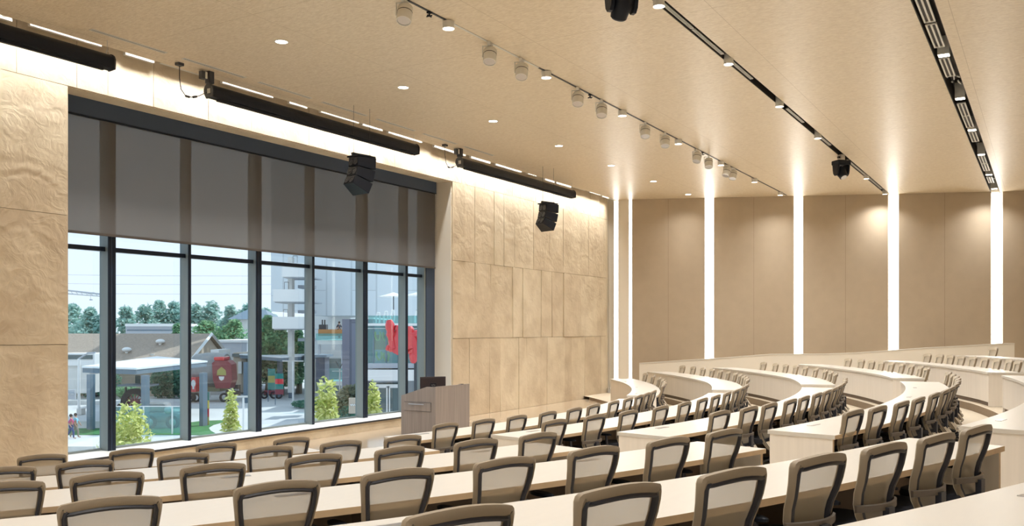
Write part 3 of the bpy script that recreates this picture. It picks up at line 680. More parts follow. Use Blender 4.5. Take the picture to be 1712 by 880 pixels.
ah = aim_head(); hx = [10.25, 12.55, 13.6, 15.8, 16.9, 19.25, 20.5, 22.8, 23.75, 25.35, 25.95]
for i, x in enumerate(hx):
    o = ah if i == 0 else copy_tree(ah); o.location = (x, TY, CEIL); o.scale = (1.3,) * 3; o.rotation_euler = (0, 0, rad(200 if i < 7 else 150 + 25 * (i % 3)))
    tag(o, 'unlit white adjustable spotlight, %s from the left on the thin ceiling track' % ordw[i], 'spotlight', 'unlit spotlights on the thin track')
def jack():
    b = MB().box((-.03, -.03, -.035), (.03, .03, -.012), M['black']).tube([(0, 0, -.035), (0, 0, -.07)], .012, M['black'], 8)
    b.tube([(-.05, 0, -.075), (.05, 0, -.075)], .01, M['black'], 6).tube([(0, -.05, -.075), (0, .05, -.075)], .01, M['black'], 6); return b
for i, x in enumerate((10.85, 16.35, 23.25)):
    tag(jack().obj('sprinkler_head', loc=(x, TY, CEIL)), 'tiny black sprinkler head, %s from the left on the thin ceiling track' % ordw[i], 'sprinkler', 'black sprinkler heads')
# slots 2 and 3: tubes inside the recesses
tube2 = lit_tube(.085, .30, -.08); t2x = [12.2, 15.5, 19.0, 22.65, 26.1, 29.5, 33.2]
for i, x in enumerate([8.8, 5.4, -1.4] + t2x):
    if abs(x - 26.1) < .01: continue
    o = tube2 if i == 0 else copy_tree(tube2); o.location = (x, 4.84, CEIL - .02); spot(o, (0, 0, -.12), TRACK_W * (.5 if x > 32 else 1), 80 if x > 31 else 140)
    nn = t2x.index(x) if x in t2x else None
    tag(o, 'glowing white tube downlight, %s from the camera in the narrow black ceiling slot' % ordw[nn if nn < 4 else nn - 1] if nn is not None else 'glowing tube downlight in the narrow slot, %s one beyond the picture edge' % ordw[3 - i], 'ceiling light', 'tube downlights in the narrow slot')
tube3 = lit_tube(.095, .32, -.01, True); t3x = [17.2, 20.6, 24.0, 27.5, 31.2, 34.4]
for i, x in enumerate([13.8, 10.4, 7.0, 3.6, .2, -3.2] + t3x):
    o = tube3 if i == 0 else copy_tree(tube3); o.location = (x, 1.55, CEIL - .0); spot(o, (0, 0, -.12), TRACK_W * (.5 if x > 32 else 1), 80 if x > 31 else 140)
    tag(o, 'glowing white tube downlight, %s from the camera in the wide black ceiling slot' % ordw[i - 6] if i > 5 else 'glowing tube downlight in the wide slot, %s one beyond the picture edge' % ordw[5 - i], 'ceiling light', 'tube downlights in the wide slot')
# white linear air diffusers
def lin(name, L, wd, z):
    t = empty(name); a = wd / 2; e = wd * .17
    b = MB().box((-L / 2, -a, z), (L / 2, -a + e, z + .02), M['white_metal']).box((-L / 2, a - e, z), (L / 2, a, z + .02), M['white_metal']).box((-L / 2, -e / 2, z), (L / 2, e / 2, z + .02), M['white_metal'])
    b.box((-L / 2, -a, z), (-L / 2 + .03, a, z + .02), M['white_metal']).box((L / 2 - .03, -a, z), (L / 2, a, z + .02), M['white_metal']); b.obj('frame', t)
    MB().box((-L / 2 + .01, -a + .01, z + .02), (L / 2 - .01, a - .01, z + .04), M['slot_dark']).obj('plenum_box', t); return t
d3 = lin('linear_diffuser', 1.35, .17, .03)
for i, x in enumerate((14.7, 16.15, 18.2, 21.9, 23.2, 25.1, 28.6, 30.0, 32.6)):
    o = d3 if i == 0 else copy_tree(d3); o.location = (x, 1.58, CEIL); tag(o, 'white slotted air diffuser, %s from the camera in the wide black ceiling slot' % ordw[i], 'air vent', 'white diffusers in the wide slot')
d2 = lin('linear_diffuser', 1.5, .06, .02)
for i, x in enumerate((12.95, 14.5, 16.3, 20.5, 23.5, 27.4, 28.9, 30.4, 31.9)):
    o = d2 if i == 0 else copy_tree(d2); o.location = (x, 4.87, CEIL); tag(o, 'narrow white air diffuser, %s from the camera in the narrow black ceiling slot' % ordw[i], 'air vent', 'white diffusers in the narrow slot')
b = MB(); rn = random.Random(5)
for j in range(7):
    p = Vector((19.35 + rn.uniform(-.25, .25), 1.56 + rn.uniform(-.08, .08), CEIL + .12 + rn.uniform(-.05, .1))); q = p + Vector((rn.uniform(-.2, .2), rn.uniform(-.07, .07), rn.uniform(-.05, .08))); b.tube([p, q], .018, M['white_metal'], 6)
tag(b.tube([(19.1, 1.56, CEIL + .2), (19.35, 1.56, CEIL + .1), (19.6, 1.56, CEIL + .2)], .02, M['chrome'], 6).obj('pipe_fitting'), 'tangle of bright pipe fittings inside the wide black ceiling slot', 'pipework')

# moving head lights
def mover():
    t = empty('moving_head_light')
    MB().box((-.06, -.08, -.16), (.06, .08, -.002), M['chrome']).box((-.11, -.03, -.10), (.11, .03, -.05), M['dark']).obj('clamp', t)
    MB().box((-.21, -.16, -.29), (.21, .16, -.16), M['black']).obj('base', t, bevel=.03)
    for s in (-1, 1): MB().ring_sweep([[(s * .15 + dx, y_, z_) for dx in (-.025, .025) for y_, z_ in ((0, 0),)] and [(s * .17 - .025, -wv, z_), (s * .17 + .025, -wv, z_), (s * .17 + .025, wv, z_), (s * .17 - .025, wv, z_)] for wv, z_ in ((.12, -.29), (.11, -.42), (.09, -.52), (.04, -.58))], M['black'], closed=False, caps=True).obj('yoke_arm', t, smooth=True)
    a = rad(35); n = 16
    def c(r, s): return [(r * cos(2 * pi * i / n), s * sin(a) + r * sin(2 * pi * i / n) * cos(a), -.48 - s * cos(a) + r * sin(2 * pi * i / n) * sin(a)) for i in range(n)]
    MB().ring_sweep([c(.06, -.16), c(.11, -.13), (c(.135, -.04)), c(.135, .04), c(.12, .10), c(.11, .17), c(.085, .19)], M['black'], closed=False, caps=True).obj('head', t, smooth=True)
    b = MB(); b.add(c(.08, .195), [list(range(n))], M['chrome']); b.obj('lens', t)
    MB().box((-.03, -.145, -.45), (.02, -.138, -.43), M['white_metal']).obj('badge', t); return t
mh = mover(); mh.location = (10.9, 4.85, CEIL); mh.rotation_euler = (0, 0, rad(-40)); tag(mh, 'black moving-head stage light cut by the top of the picture', 'stage light', 'moving-head stage lights')
o = copy_tree(mh); o.location = (25.6, 4.85, CEIL); o.rotation_euler = (0, 0, rad(140)); tag(o, 'small black moving-head stage light hanging from the narrow slot near the far wall', 'stage light', 'moving-head stage lights')

# hidden-in-the-cove wall washer
t = empty('cove_light', (12.5, 13.8, CEIL + .12)); tag(t, 'long strip of light in the gap between ceiling and stone wall', 'cove light')
under(MB().box((-4.9, 13.70, CEIL + .20), (30.0, 13.76, CEIL + .24), M['white_metal']).obj('channel'), t)
under(MB().box((-4.9, 13.705, CEIL + .193), (30.0, 13.755, CEIL + .199), M['covelamp']).obj('diffuser'), t)
for i in range(11):
    l = bpy.data.lights.new('cove_lamp', 'AREA'); l.shape = 'RECTANGLE'; l.size = 3.1; l.size_y = .08; l.energy = COVE_W * 3.1; l.color = (1, .97, .92)
    o = bpy.data.objects.new('cove_lamp', l); C.objects.link(o); o.location = (-3.3 + 3.17 * i, 13.76, CEIL + .18); o.rotation_euler = (rad(9), 0, 0); l.spread = rad(62)
rn = random.Random(9); x = 2.0
while x < 29.5:
    wd = rn.uniform(.4, 1.6); under(MB().box((x, 13.86, CEIL + .02 + rn.uniform(0, .06)), (x + wd, 13.93, CEIL + .10), M['white_metal']).obj('conduit'), t); x += wd + rn.uniform(.1, .6)

# ================================================================ outdoors
FW, RT = Vector((cos(rad(31)), sin(rad(31)), 0)), Vector((sin(rad(31)), -cos(rad(31)), 0))
G = E - 7.8                                              # plaza level
def W3(r, d, z): q = RT * r + FW * d; return (q.x, q.y, z)           # r metres right, d metres out along the view axis, z up
def TW(q): return W3(*q)
def at(u, v, d): return W3((u - 856) / 1490 * d, d, E + (551 - v) / 1490 * d)
def dist(v, h=7.8): return 1490 * h / (v - 551)
def gp(u, v, h=7.8): d = dist(v, h); return W3((u - 856) / 1490 * d, d, E - h)
def R_(u, d): return (u - 856) / 1490 * d
def Z_(v, d): return E + (551 - v) / 1490 * d
def ebox(mb, u0, u1, v0, v1, d, dep, m): mb.box((R_(u0, d), d, Z_(v1, d)), (R_(u1, d), d + dep, Z_(v0, d)), m, TW); return mb
def root(name, u, d, lab, cat, group=None, z=None):
    t = empty(name, W3(R_(u, d), d, G if z is None else z)); tag(t, lab, cat, group); return t

struct(MB().prism([(-60, 14.95), (60, 14.95), (420, 60), (330, 330), (-60, 400)], G - .3, G, M['pave']).obj('ground'))
def flat(name, pts, z0, z1, m): b = MB(); n = len(pts); b.add([(p[0], p[1], z0) for p in pts] + [(p[0], p[1], z1) for p in pts], [list(range(n))[::-1], list(range(n, 2 * n))] + [(i, (i + 1) % n, n + (i + 1) % n, n + i) for i in range(n)], m); return b.obj(name)
def poly_px(L): return [gp(u, v) for u, v in L]
tag(flat('lawn', poly_px([(60, 728), (300, 727.8), (352, 728.7), (366, 729), (352, 721), (349, 716), (357, 711), (372, 707), (395, 706), (395, 703), (340, 704.5), (312, 708), (275, 716), (60, 718)]), G, G + .04, M['lawn']), 'bright green curved lawn strip on the plaza', 'lawn', kind='stuff')
struct(flat('road', poly_px([(60, 664), (500, 660), (500, 645), (60, 645)]), G, G + .02, M['asphalt']))
# low concrete walls and blocks
def block(name, u0, u1, v0, v1, dep, lab, cat, m='conc'):
    d = dist(v1); o = ebox(MB(), u0, u1, v0, v1, d, dep, M[m]).obj(name); tag(o, lab, cat); return o
block('concrete_bench', 100, 160, 747, 763, 6, 'long pale concrete block at the lower left window corner', 'concrete bench')
block('concrete_wall', 60, 300, 705, 716, 1.0, 'low grey concrete wall behind the lawn strip', 'low wall')
block('concrete_wall', 60, 182, 671, 677, .6, 'low pale kerb wall below the hedge, far left', 'low wall')

# leafy things
def leaves(mb, c, r, n, s, m, rn, shell=.55, zmin=None):
    for _ in range(n):
        while True:
            q = Vector((rn.uniform(-1, 1), rn.uniform(-1, 1), rn.uniform(-1, 1)))
            if shell < q.length <= 1: break
        p = Vector((c[0] + q.x * r[0], c[1] + q.y * r[1], c[2] + q.z * r[2]))
        if zmin is not None and p.z < zmin: continue
        a = Vector((rn.gauss(0, 1), rn.gauss(0, 1), rn.gauss(0, 1))).normalized(); b = a.orthogonal().normalized(); e = s * rn.uniform(.6, 1.3)
        mb.add([p - a * e, p + b * e * .5, p + a * e, p - b * e * .5], [(0, 1, 2, 3)], m)
def tree(base, H, rad_, leaf, lab, group, n, s, seed, blobs=6, trunk=.3, name='tree', trunk_h=.35):
    rn = random.Random(seed); t = empty(name, base); tag(t, lab, 'tree', group)
    MB().tube([(0, 0, 0), (.02 * H, 0, H * .35), (0, .02 * H, H * .75)], [trunk, trunk * .7, trunk * .3], M['bark'], 7).obj('trunk', t)
    m = MB()
    for i in range(blobs):
        f_ = i / max(1, blobs - 1); zz = H * (trunk_h + (.93 - trunk_h) * f_); rr = rad_ * (1 - .6 * f_ ** 2.2)
        a = rn.uniform(0, 6.28); off = rr * .45 * (1 - f_ * .6); br = rr * rn.uniform(.6, .8)
        leaves(m, (off * cos(a), off * sin(a), zz), (br, br, max(br * .7, H * .12)), n // blobs, s, M[leaf], rn, .35)
    tag(m.obj('crown', t), kind='stuff'); return t
# small lime trees right outside the glass
def near_tree(u, vtop, d, wpx, lab, seed, n=2600):
    top = Z_(vtop, d); H = top - G; rr = wpx / 2 / 1490 * d
    tree(W3(R_(u, d), d, G), H, rr * 2.4, 'leaf_lime', lab, 'small lime green trees outside the window', n, .085, seed, 9, .06, 'young_tree', .30)
near_tree(222, 684, 24.5, 82, 'bushy lime green young tree outside the second window bay', 11, 4200)
near_tree(390, 665, 28, 36, 'slim green young tree beside the lamp shelter in the third bay', 12, 2600)
near_tree(550, 645, 27, 52, 'lime green pointed young tree outside the fifth window bay', 13, 3400)
near_tree(624, 650, 27, 30, 'lime green young tree half hidden behind a thick mullion near the lectern', 14, 2600)

# distant tree line
rn = random.Random(21)
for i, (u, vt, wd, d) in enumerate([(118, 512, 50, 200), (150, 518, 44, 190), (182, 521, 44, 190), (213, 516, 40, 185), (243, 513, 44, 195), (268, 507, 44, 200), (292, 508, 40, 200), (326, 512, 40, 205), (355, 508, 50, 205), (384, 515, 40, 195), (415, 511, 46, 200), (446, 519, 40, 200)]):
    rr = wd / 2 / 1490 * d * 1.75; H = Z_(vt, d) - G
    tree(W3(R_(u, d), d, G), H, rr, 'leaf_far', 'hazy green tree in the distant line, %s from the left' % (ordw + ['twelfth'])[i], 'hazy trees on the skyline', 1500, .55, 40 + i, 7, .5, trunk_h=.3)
for i, (u, vt, wd, d, lf) in enumerate([(345, 540, 70, 150, 'leaf_mid'), (392, 538, 60, 150, 'leaf_mid'), (300, 545, 40, 150, 'leaf_mid'), (448, 533, 46, 105, 'leaf_mid'), (470, 545, 34, 105, 'leaf_mid'), (500, 556, 34, 108, 'leaf_mid')]):
    rr = wd / 2 / 1490 * d * 1.5; H = Z_(vt, d) - G
    tree(W3(R_(u, d), d, G), H, rr, lf, ['broad green tree behind the brown shingle house', 'rounded green tree over the grey flat roof', 'small dark green tree behind the white flat roof', 'green tree left of the balcony tower', 'green tree under the lowest balcony', 'green tree behind the balcony column'][i], 'green trees behind the houses', 3200, .34, 70 + i, 7, .4, trunk_h=.25)
def bush(name, u0, u1, vt, vb, dep, lab, seed, m='leaf_dark', n=1500, s=.16, d=None):
    d = d or dist(vb); r0, r1 = R_(u0, d), R_(u1, d); rn = random.Random(seed); b = MB(); c = W3((r0 + r1) / 2, d + dep / 2, 0)
    H = Z_(vt, d) - G
    k = max(1, int((r1 - r0) / 1.2))
    for i in range(k): q = W3(r0 + (r1 - r0) * (i + .5) / k, d + dep / 2, 0); leaves(b, (q[0], q[1], G + H / 2), ((r1 - r0) / k * .75, dep / 2, H / 2), n // k, s, M[m], rn, .3)
    return tag(b.obj(name), lab, 'hedge', kind=None)
bush('hedge', 105, 150, 610, 668, 3, 'dark green hedge at the far left of the window', 1, 'leaf_dark', 1600)
bush('hedge', 155, 185, 615, 668, 3, 'dark green shrubs behind the left shelter post', 2, 'leaf_dark', 1300)
bush('hedge', 250, 305, 618, 668, 3, 'dark green shrubs under the shelter roof', 3, 'leaf_dark', 4000, .22)
bush('hedge', 190, 222, 645, 668, 2, 'yellow green low shrubs behind the tractor', 4, 'leaf_mid', 900)
bush('hedge', 492, 522, 672, 686, 4, 'low rounded green planting bed with a curved edge', 5, 'leaf_dark', 1500, .12)
bush('ornamental_grass', 560, 604, 644, 692, 2, 'tall feathery ornamental grass in front of the mauve wall', 6, 'leaf_dry', 2600, .18, 66)
bush('hedge', 566, 590, 680, 694, 2, 'low dark shrubs at the foot of the mauve wall', 7, 'leaf_dark', 900, .12, 64)

# brown shingle house
t = root('shingle_house', 240, 112, 'long house with brown shingle roof and pale vents', 'house')
d = 104; r0, r1 = R_(40, 112), R_(348, 112); zr, ze = Z_(558, 112), Z_(612, 104)
b = MB().add([TW(q) for q in ((r0, 112, zr), (r1 + .4, 112, zr), (r1 + .4, 103, ze), (r0, 103, ze), (r0, 121, ze), (r1 + .4, 121, ze))], [(0, 1, 2, 3), (1, 0, 4, 5)], M['shingle'])
b = MB()
b.add([TW(q) for q in ((r0, 112, zr), (r1 + .4, 112, zr), (r1 + .4, 103, ze), (r0, 103, ze), (r0, 121, ze), (r1 + .4, 121, ze), (r0, 112, zr - .3), (r1 + .4, 112, zr - .3), (r1 + .4, 103, ze - .3), (r0, 103, ze - .3), (r0, 121, ze - .3), (r1 + .4, 121, ze - .3))],
      [(0, 1, 2, 3), (1, 0, 4, 5), (6, 9, 8, 7), (7, 11, 10, 6), (3, 2, 8, 9), (1, 7, 8, 2), (5, 11, 7, 1)], M['shingle']); under(b.obj('roof'), t)
b = MB().box((r0, 104, G), (r1, 120, ze - .31), M['stucco'], TW); b.add([TW(q) for q in ((r1, 104, ze - .31), (r1, 120, ze - .31), (r1, 112, zr - .35), (r1 - .3, 104, ze - .31), (r1 - .3, 120, ze - .31), (r1 - .3, 112, zr - .35))], [(0, 1, 2), (5, 4, 3), (0, 2, 5, 3), (1, 4, 5, 2)], M['stucco']); under(b.obj('wall'), t)
b = MB().tube([TW((r1 + .45, 102.8, ze - .2)), TW((r1 + .45, 112, zr - .05)), TW((r1 + .45, 121.2, ze - .2))], .22, M['trimw'], 4); under(b.obj('gable_trim'), t)
for u, v in ((268, 573), (212, 586)):
    z = Z_(v + 3, 109); k = 112 - (zr - z) / (zr - ze) * 9; r = R_(u, k); under(MB().ell((r, k, z + .35), (.55, .55, .3), M['trimw'], T=TW).tube([TW((r, k, z - .2)), TW((r, k, z + .3))], .2, M['trimw'], 8).obj('roof_vent'), t)
under(MB().tube([TW((R_(255, 106), 106, Z_(606, 106))), TW((R_(255, 106), 106, Z_(592, 106)))], .25, M['conc'], 8).obj('roof_pipe'), t)
for u in (226, 258): under(ebox(MB(), u, u + 8, 628, 646, 103.9, .2, M['winglass']).obj('window'), t)
# grey wing and small white porch right of the house
t = root('flat_roof_building', 385, 130, 'grey flat roofed building with a white top edge', 'building')
under(ebox(MB(), 352, 413, 573, 657, 130, 14, M['greywall']).obj('wall'), t); under(ebox(MB(), 351, 414, 569, 573, 129.8, 14, M['trimw']).obj('parapet'), t)
t = root('porch', 360, 100, 'small white gabled porch beside the shingle house', 'building')
under(ebox(MB(), 352, 366, 585, 600, 100, 4, M['trimw']).obj('fascia'), t); under(ebox(MB(), 353, 365, 600, 650, 100.3, 3.5, M['conc']).obj('wall'), t)
t = root('white_shed', 255, 170, 'long low white roofed building behind the shingle house', 'building')
under(ebox(MB(), 210, 312, 546, 590, 170, 12, M['greywall']).obj('wall'), t); under(ebox(MB(), 209, 313, 541.5, 546, 169.5, 13, M['trimw']).obj('roof_edge'), t); under(ebox(MB(), 212, 300, 551.5, 553.5, 169.9, .3, M['steel']).obj('gutter'), t)
t = root('pavilion_roof_building', 405, 185, 'distant building with a hipped grey roof', 'building')
rr0, rr1 = R_(380, 185), R_(450, 185); b = MB(); zz0, zz1 = Z_(534, 185), Z_(517, 185); rm = (rr0 + rr1) / 2
b.add([TW(q) for q in ((rr0, 185, zz0), (rr1, 185, zz0), (rr1, 197, zz0), (rr0, 197, zz0), (rm - 2, 191, zz1), (rm + 2, 191, zz1))], [(0, 1, 5, 4), (1, 2, 5), (2, 3, 4, 5), (3, 0, 4), (3, 2, 1, 0)], M['steel']); under(b.obj('roof'), t)
under(ebox(MB(), 386, 448, 534, 590, 186, 10, M['conc']).obj('wall'), t)
t = root('yellow_storefront', 400, 108, 'pale storefront with a white frame and dark window', 'building')
under(ebox(MB(), 390, 412, 590, 657, 108, 6, M['stucco']).obj('wall'), t); under(ebox(MB(), 388, 414, 592, 597, 107.6, .4, M['winglass']).obj('awning'), t); under(ebox(MB(), 398, 404, 605, 625, 107.7, .3, M['trimw']).obj('window_frame'), t)
t = root('white_trailer', 140, 92, 'white trailer with dark windows at the far left', 'trailer')
under(ebox(MB(), 100, 158, 591, 612, 92, 3, M['trimw']).obj('body', bevel=.05), t); under(ebox(MB(), 108, 154, 594, 601, 91.9, .1, M['winglass']).obj('window_band'), t)
under(ebox(MB(), 104, 150, 612, 658, 92.3, 2.6, M['conc']).obj('base'), t)

# solar shelters
def canopy(corners, posts, z, th, lab, group, roofm):
    P_ = [gp(u, v, E - z) for u, v in corners]; c = sum((Vector(p) for p in P_), Vector()) / 4
    t = empty('shelter', (c.x, c.y, G)); tag(t, lab, 'shelter', group)
    def lift(p, dz, k=1): q = c + (Vector(p) - c) * k; return (q.x, q.y, z + dz)
    b = MB(); b.add([lift(p, .0) for p in P_] + [lift(p, .14) for p in P_], [(3, 2, 1, 0), (4, 5, 6, 7)] + [(i, (i + 1) % 4, 4 + (i + 1) % 4, 4 + i) for i in range(4)], M[roofm]); under(b.obj('roof_panel'), t)
    b = MB(); b.add([lift(p, -th, .985) for p in P_] + [lift(p, -.005, .985) for p in P_], [(3, 2, 1, 0), (4, 5, 6, 7)] + [(i, (i + 1) % 4, 4 + (i + 1) % 4, 4 + i) for i in range(4)], M['steel']); under(b.obj('roof_beam'), t)
    for u, v in posts:
        p = gp(u, v); b = MB().box((p[0] - .22, p[1] - .22, G), (p[0] + .22, p[1] + .22, z - th - .01), M['steel']); under(b.obj('post'), t)
canopy([(136, 615.5), (228, 618.5), (347, 606), (262, 598)], [(152, 719), (243, 722), (340, 713)], E - 3.1, .38, 'large shelter with a white panelled roof on blue-grey posts, left', 'steel shelters', 'solar')
canopy([(400, 594), (471, 599), (545, 594), (480, 587)], [(468, 664), (487, 666), (412, 674), (536, 668)], E - 3.1, .38, 'second white-roofed shelter on posts in the middle window bays', 'steel shelters', 'solar')

# old tractor, dark car and drinks tanker
def wheel(b, c, r, w_, m, T=TW, axis='d'):
    n = 18
    for s0, s1, r0, r1, mm in ((-w_, w_, r, r, m), ):
        S_ = []
        for s_, q in ((-w_, r * .6), (-w_, r), (w_, r), (w_, r * .6)):
            S_.append([T((c[0] + q * cos(2 * pi * i / n), c[1] + s_, c[2] + q * sin(2 * pi * i / n))) for i in range(n)])
        b.ring_sweep(S_, mm, closed=True)
    return b
d = 80; t = root('antique_tractor', 215, d, 'old dark tractor with red spoked wheels under the shelter', 'tractor')
b = wheel(MB(), (R_(226, d), d, G + 1.25), 1.25, .2, M['black'])
for i in range(6): a = pi * i / 6; b.tube([TW((R_(226, d) - .75 * cos(a), d - .05, G + 1.25 - .75 * sin(a))), TW((R_(226, d) + .75 * cos(a), d - .05, G + 1.25 + .75 * sin(a)))], .05, M['maroon'], 5)
under(b.obj('rear_wheel'), t); under(wheel(MB(), (R_(205, d), d, G + .6), .6, .15, M['black']).obj('front_wheel'), t)
under(MB().box((R_(203, d), d, G + .9), (R_(228, d), d + .9, G + 1.5), M['dark'], TW).tube([TW((R_(207, d), d + .4, G + 1.5)), TW((R_(207, d), d + .4, G + 2.6))], .1, M['black'], 8).obj('body', bevel=.05), t)
under(MB().box((R_(200, d), d - .5, G + 2.7), (R_(255, d), d + 1.5, G + 2.85), M['steel'], TW).obj('canopy'), t)
d = 70; t = root('vintage_car', 275, d, 'dark grey vintage car parked under the shelter', 'car')
under(MB().box((R_(237, d), d, G + .5), (R_(302, d), d + 1.7, G + 1.25), M['tank'], TW).obj('body', bevel=.25), t)
under(MB().box((R_(240, d), d + .15, G + 1.26), (R_(276, d), d + 1.55, G + 2.0), M['tank'], TW).obj('cabin', bevel=.3), t)
for u in (251, 289): under(wheel(MB(), (R_(u, d), d - .05, G + .52), .52, .12, M['black']).ell((R_(u, d), d - .1, G + .52), (.28, .04, .28), M['chrome'], T=TW).obj('wheel'), t)
under(MB().ell((R_(282, d), d - .1, G + 1.45), (.32, .12, .32), M['chrome'], T=TW).obj('headlight'), t)
d = 96; t = root('tanker_truck', 370, d, 'grey barrel tanker with a maroon round-topped cab', 'truck')
def cyl(b, c0, c1, r, m, n=20): return b.tube([TW(c0), TW(c1)], r, m, n)
b = MB(); z0 = Z_(622, d); S_ = []
for k, (r_, dd) in enumerate(((.3, -3.0), (1.6, -2.9), (2.0, -2.4), (2.15, -1.2), (2.15, .3), (2.0, .9))):
    S_.append([TW((R_(358, d) + dd, d + 1.5 + r_ * cos(2 * pi * i / 22), z0 - .1 + r_ * sin(2 * pi * i / 22))) for i in range(22)])
under(b.ring_sweep(S_, M['tank'], closed=False, caps=True).obj('barrel', smooth=True), t)
x0, x1 = R_(358, d), R_(393, d); b = MB(); prof = [(x0 + .5, G + 1.5), (x1 - .3, G + 1.5), (x1, G + 2.4), (x1 - .1, Z_(609, d)), (x1 - .5, Z_(603, d)), (x0 + .5, Z_(602, d)), (x0 + .1, Z_(607, d)), (x0 + .2, G + 2.4)]
b.ring_sweep([[TW((x, d - 1.0, z)) for x, z in prof], [TW((x, d + .8, z)) for x, z in prof]], M['maroon'], closed=False, caps=True); under(b.obj('cab'), t)
under(MB().box((x0 + .3, d - 1.1, Z_(603, d) + .02), (x1 - .8, d + .8, Z_(602, d) + .35), M['red'], TW).obj('roof_cap', bevel=.1), t)
em = MB(); cx_ = (x0 + x1) / 2
em.prism([(cx_ - .5, Z_(627, d)), (cx_ + .5, Z_(627, d)), (cx_ + .45, Z_(619, d)), (cx_, Z_(613, d)), (cx_ - .45, Z_(619, d))], d - 1.03, d - 1.005, M['gold'], lambda q: TW((q[0], q[2], q[1]))).prism([(cx_ - .3, Z_(629, d)), (cx_ + .3, Z_(629, d)), (cx_ + .22, Z_(634, d)), (cx_, Z_(636, d)), (cx_ - .22, Z_(634, d))], d - 1.03, d - 1.005, M['trimw'], lambda q: TW((q[0], q[2], q[1])))
under(em.obj('emblem'), t)
under(MB().box((R_(342, d), d - .9, G + 1.2), (R_(372, d), d + 2, G + 1.6), M['leaf_dry'], TW).obj('chassis'), t)
for u in (323, 331, 378, 388): under(wheel(MB(), (R_(u, d), d - .6, G + .5), .5, .15, M['black']).obj('wheel'), t)
d = 95; t = root('red_trailer', 327, d, 'red trailer side with two white marks beside the tanker', 'trailer')
under(MB().box((R_(315, d), d - 1.2, G + 1.2), (R_(334, d), d + 1, G + 2.75), M['red'], TW).obj('side'), t)
for u in (323, 330): 
    r = R_(u, d); b = MB(); b.ell((r, d - 1.215, G + 2.1), (.24, .012, .38), M['trimw'], T=TW).box((r - .09, d - 1.225, G + 1.5), (r + .09, d - 1.203, G + 1.8), M['trimw'], TW); under(b.obj('white_mark'), t)
d = 112; t = root('pickup_truck', 208, d, 'small white and red pickup parked by the shingle house', 'car')
under(MB().box((R_(198, d), d - 9, G + .5), (R_(222, d), d - 7.4, G + 1.3), M['red'], TW).obj('body', bevel=.1), t); under(MB().box((R_(199, d), d - 8.9, G + 1.31), (R_(208, d), d - 7.5, G + 2.1), M['trimw'], TW).obj('cab', bevel=.1), t)
for u in (202, 217): under(wheel(MB(), (R_(u, d), d - 9.05, G + .42), .42, .12, M['black']).obj('wheel'), t)
d = 80; t = root('motorcycle', 460, 92, 'small red and black scooters parked under the second shelter', 'scooter')
dd = 100
for u in (442, 458, 466): under(wheel(MB(), (R_(u, dd), dd, G + .42), .42, .1, M['black']).obj('wheel'), t)
under(MB().box((R_(441, dd), dd - .1, G + .5), (R_(467, dd), dd + .25, G + .95), M['maroon'], TW).obj('body', bevel=.08), t)

# banners, lamp posts, rails, signs
def banner(u0, u1, v0, v1, d, lab, cols):
    t = empty('banner', W3(R_((u0 + u1) / 2, d), d, Z_(v1, d))); tag(t, lab, 'banner', 'colourful vertical banners')
    n = len(cols)
    for i, c_ in enumerate(cols): under(ebox(MB(), u0, u1, v0 + (v1 - v0) * i / n, v0 + (v1 - v0) * (i + 1) / n, d, .03, M[c_]).obj('banner_panel'), t)
    under(MB().tube([TW((R_(u0, d), d + .06, G)), TW((R_(u0, d), d + .06, Z_(v0, d) + .1))], .04, M['steel'], 6).obj('pole'), t)
banner(337, 349.5, 656, 711, 72, 'tropical green, yellow and red banner on the shelter post', ('teal', 'yellow', 'red', 'gold'))
banner(460, 474, 625, 660, 92, 'teal, red and green banner under the second shelter', ('teal', 'red', 'teal', 'maroon'))
banner(448, 460, 617, 652, 96, 'dark green and yellow banner under the second shelter', ('teal', 'gold', 'teal'))
def post(u, vb, vt, r, lab, head=None, basev=None):
    d = dist(vb); t = root('lamp_post', u, d, lab, 'lamp post', 'slim outdoor posts')
    under(MB().tube([W3(R_(u, d), d, G), W3(R_(u, d), d, Z_(vt, d))], r, M['trimw' if head != 'y' else 'conc'], 8).obj('pole', smooth=True), t)
    if basev: under(ebox(MB(), u - 4, u + 4, basev, vb, d - .3, .8, M['conc']).obj('concrete_base'), t)
    if head == 'bar': under(MB().box((R_(u, d) - 1.1, d - .1, Z_(vt, d)), (R_(u, d) + 1.1, d + .1, Z_(vt, d) + .12), M['conc'], TW).obj('cross_bar'), t)
    if head == 'arm': under(MB().tube([W3(R_(u, d), d, Z_(vt, d)), W3(R_(u, d) + .8, d, Z_(vt, d) + .5), W3(R_(u, d) + 1.5, d, Z_(vt, d) + .55)], .08, M['greywall'], 6).obj('lamp_arm'), t)
    if head == 'y':
        under(MB().tube([W3(R_(u, d) - .35, d, Z_(vt, d) + .7), W3(R_(u, d), d, Z_(vt, d)), W3(R_(u, d) + .35, d, Z_(vt, d) + .7)], .05, M['dark'], 6).tube([W3(R_(u, d) - .7, d, Z_(vt + 4, d)), W3(R_(u, d) + .7, d, Z_(vt + 4, d))], .04, M['conc'], 6).obj('lamp_head'), t)
post(132, 694, 600, .12, 'white lamp post on a square concrete base, far left', 'arm', 684)
post(490, 675, 605, .10, 'slim white post beside the curved planting bed', 'bar')
post(568, 694, 617, .06, 'slim lamp post with a forked head by the mauve wall', 'y')
post(351, 665, 622, .06, 'slim grey lamp post in front of the tanker truck', 'y')
post(407, 731, 665, .07, 'pale post with a slatted top beside the slim green tree', 'bar')
post(197, 640, 600, .12, 'grey street lamp in front of the shingle roof', 'arm')
t = root('glass_fence', 270, 68, 'clear low fence around the parked vintage car', 'fence')
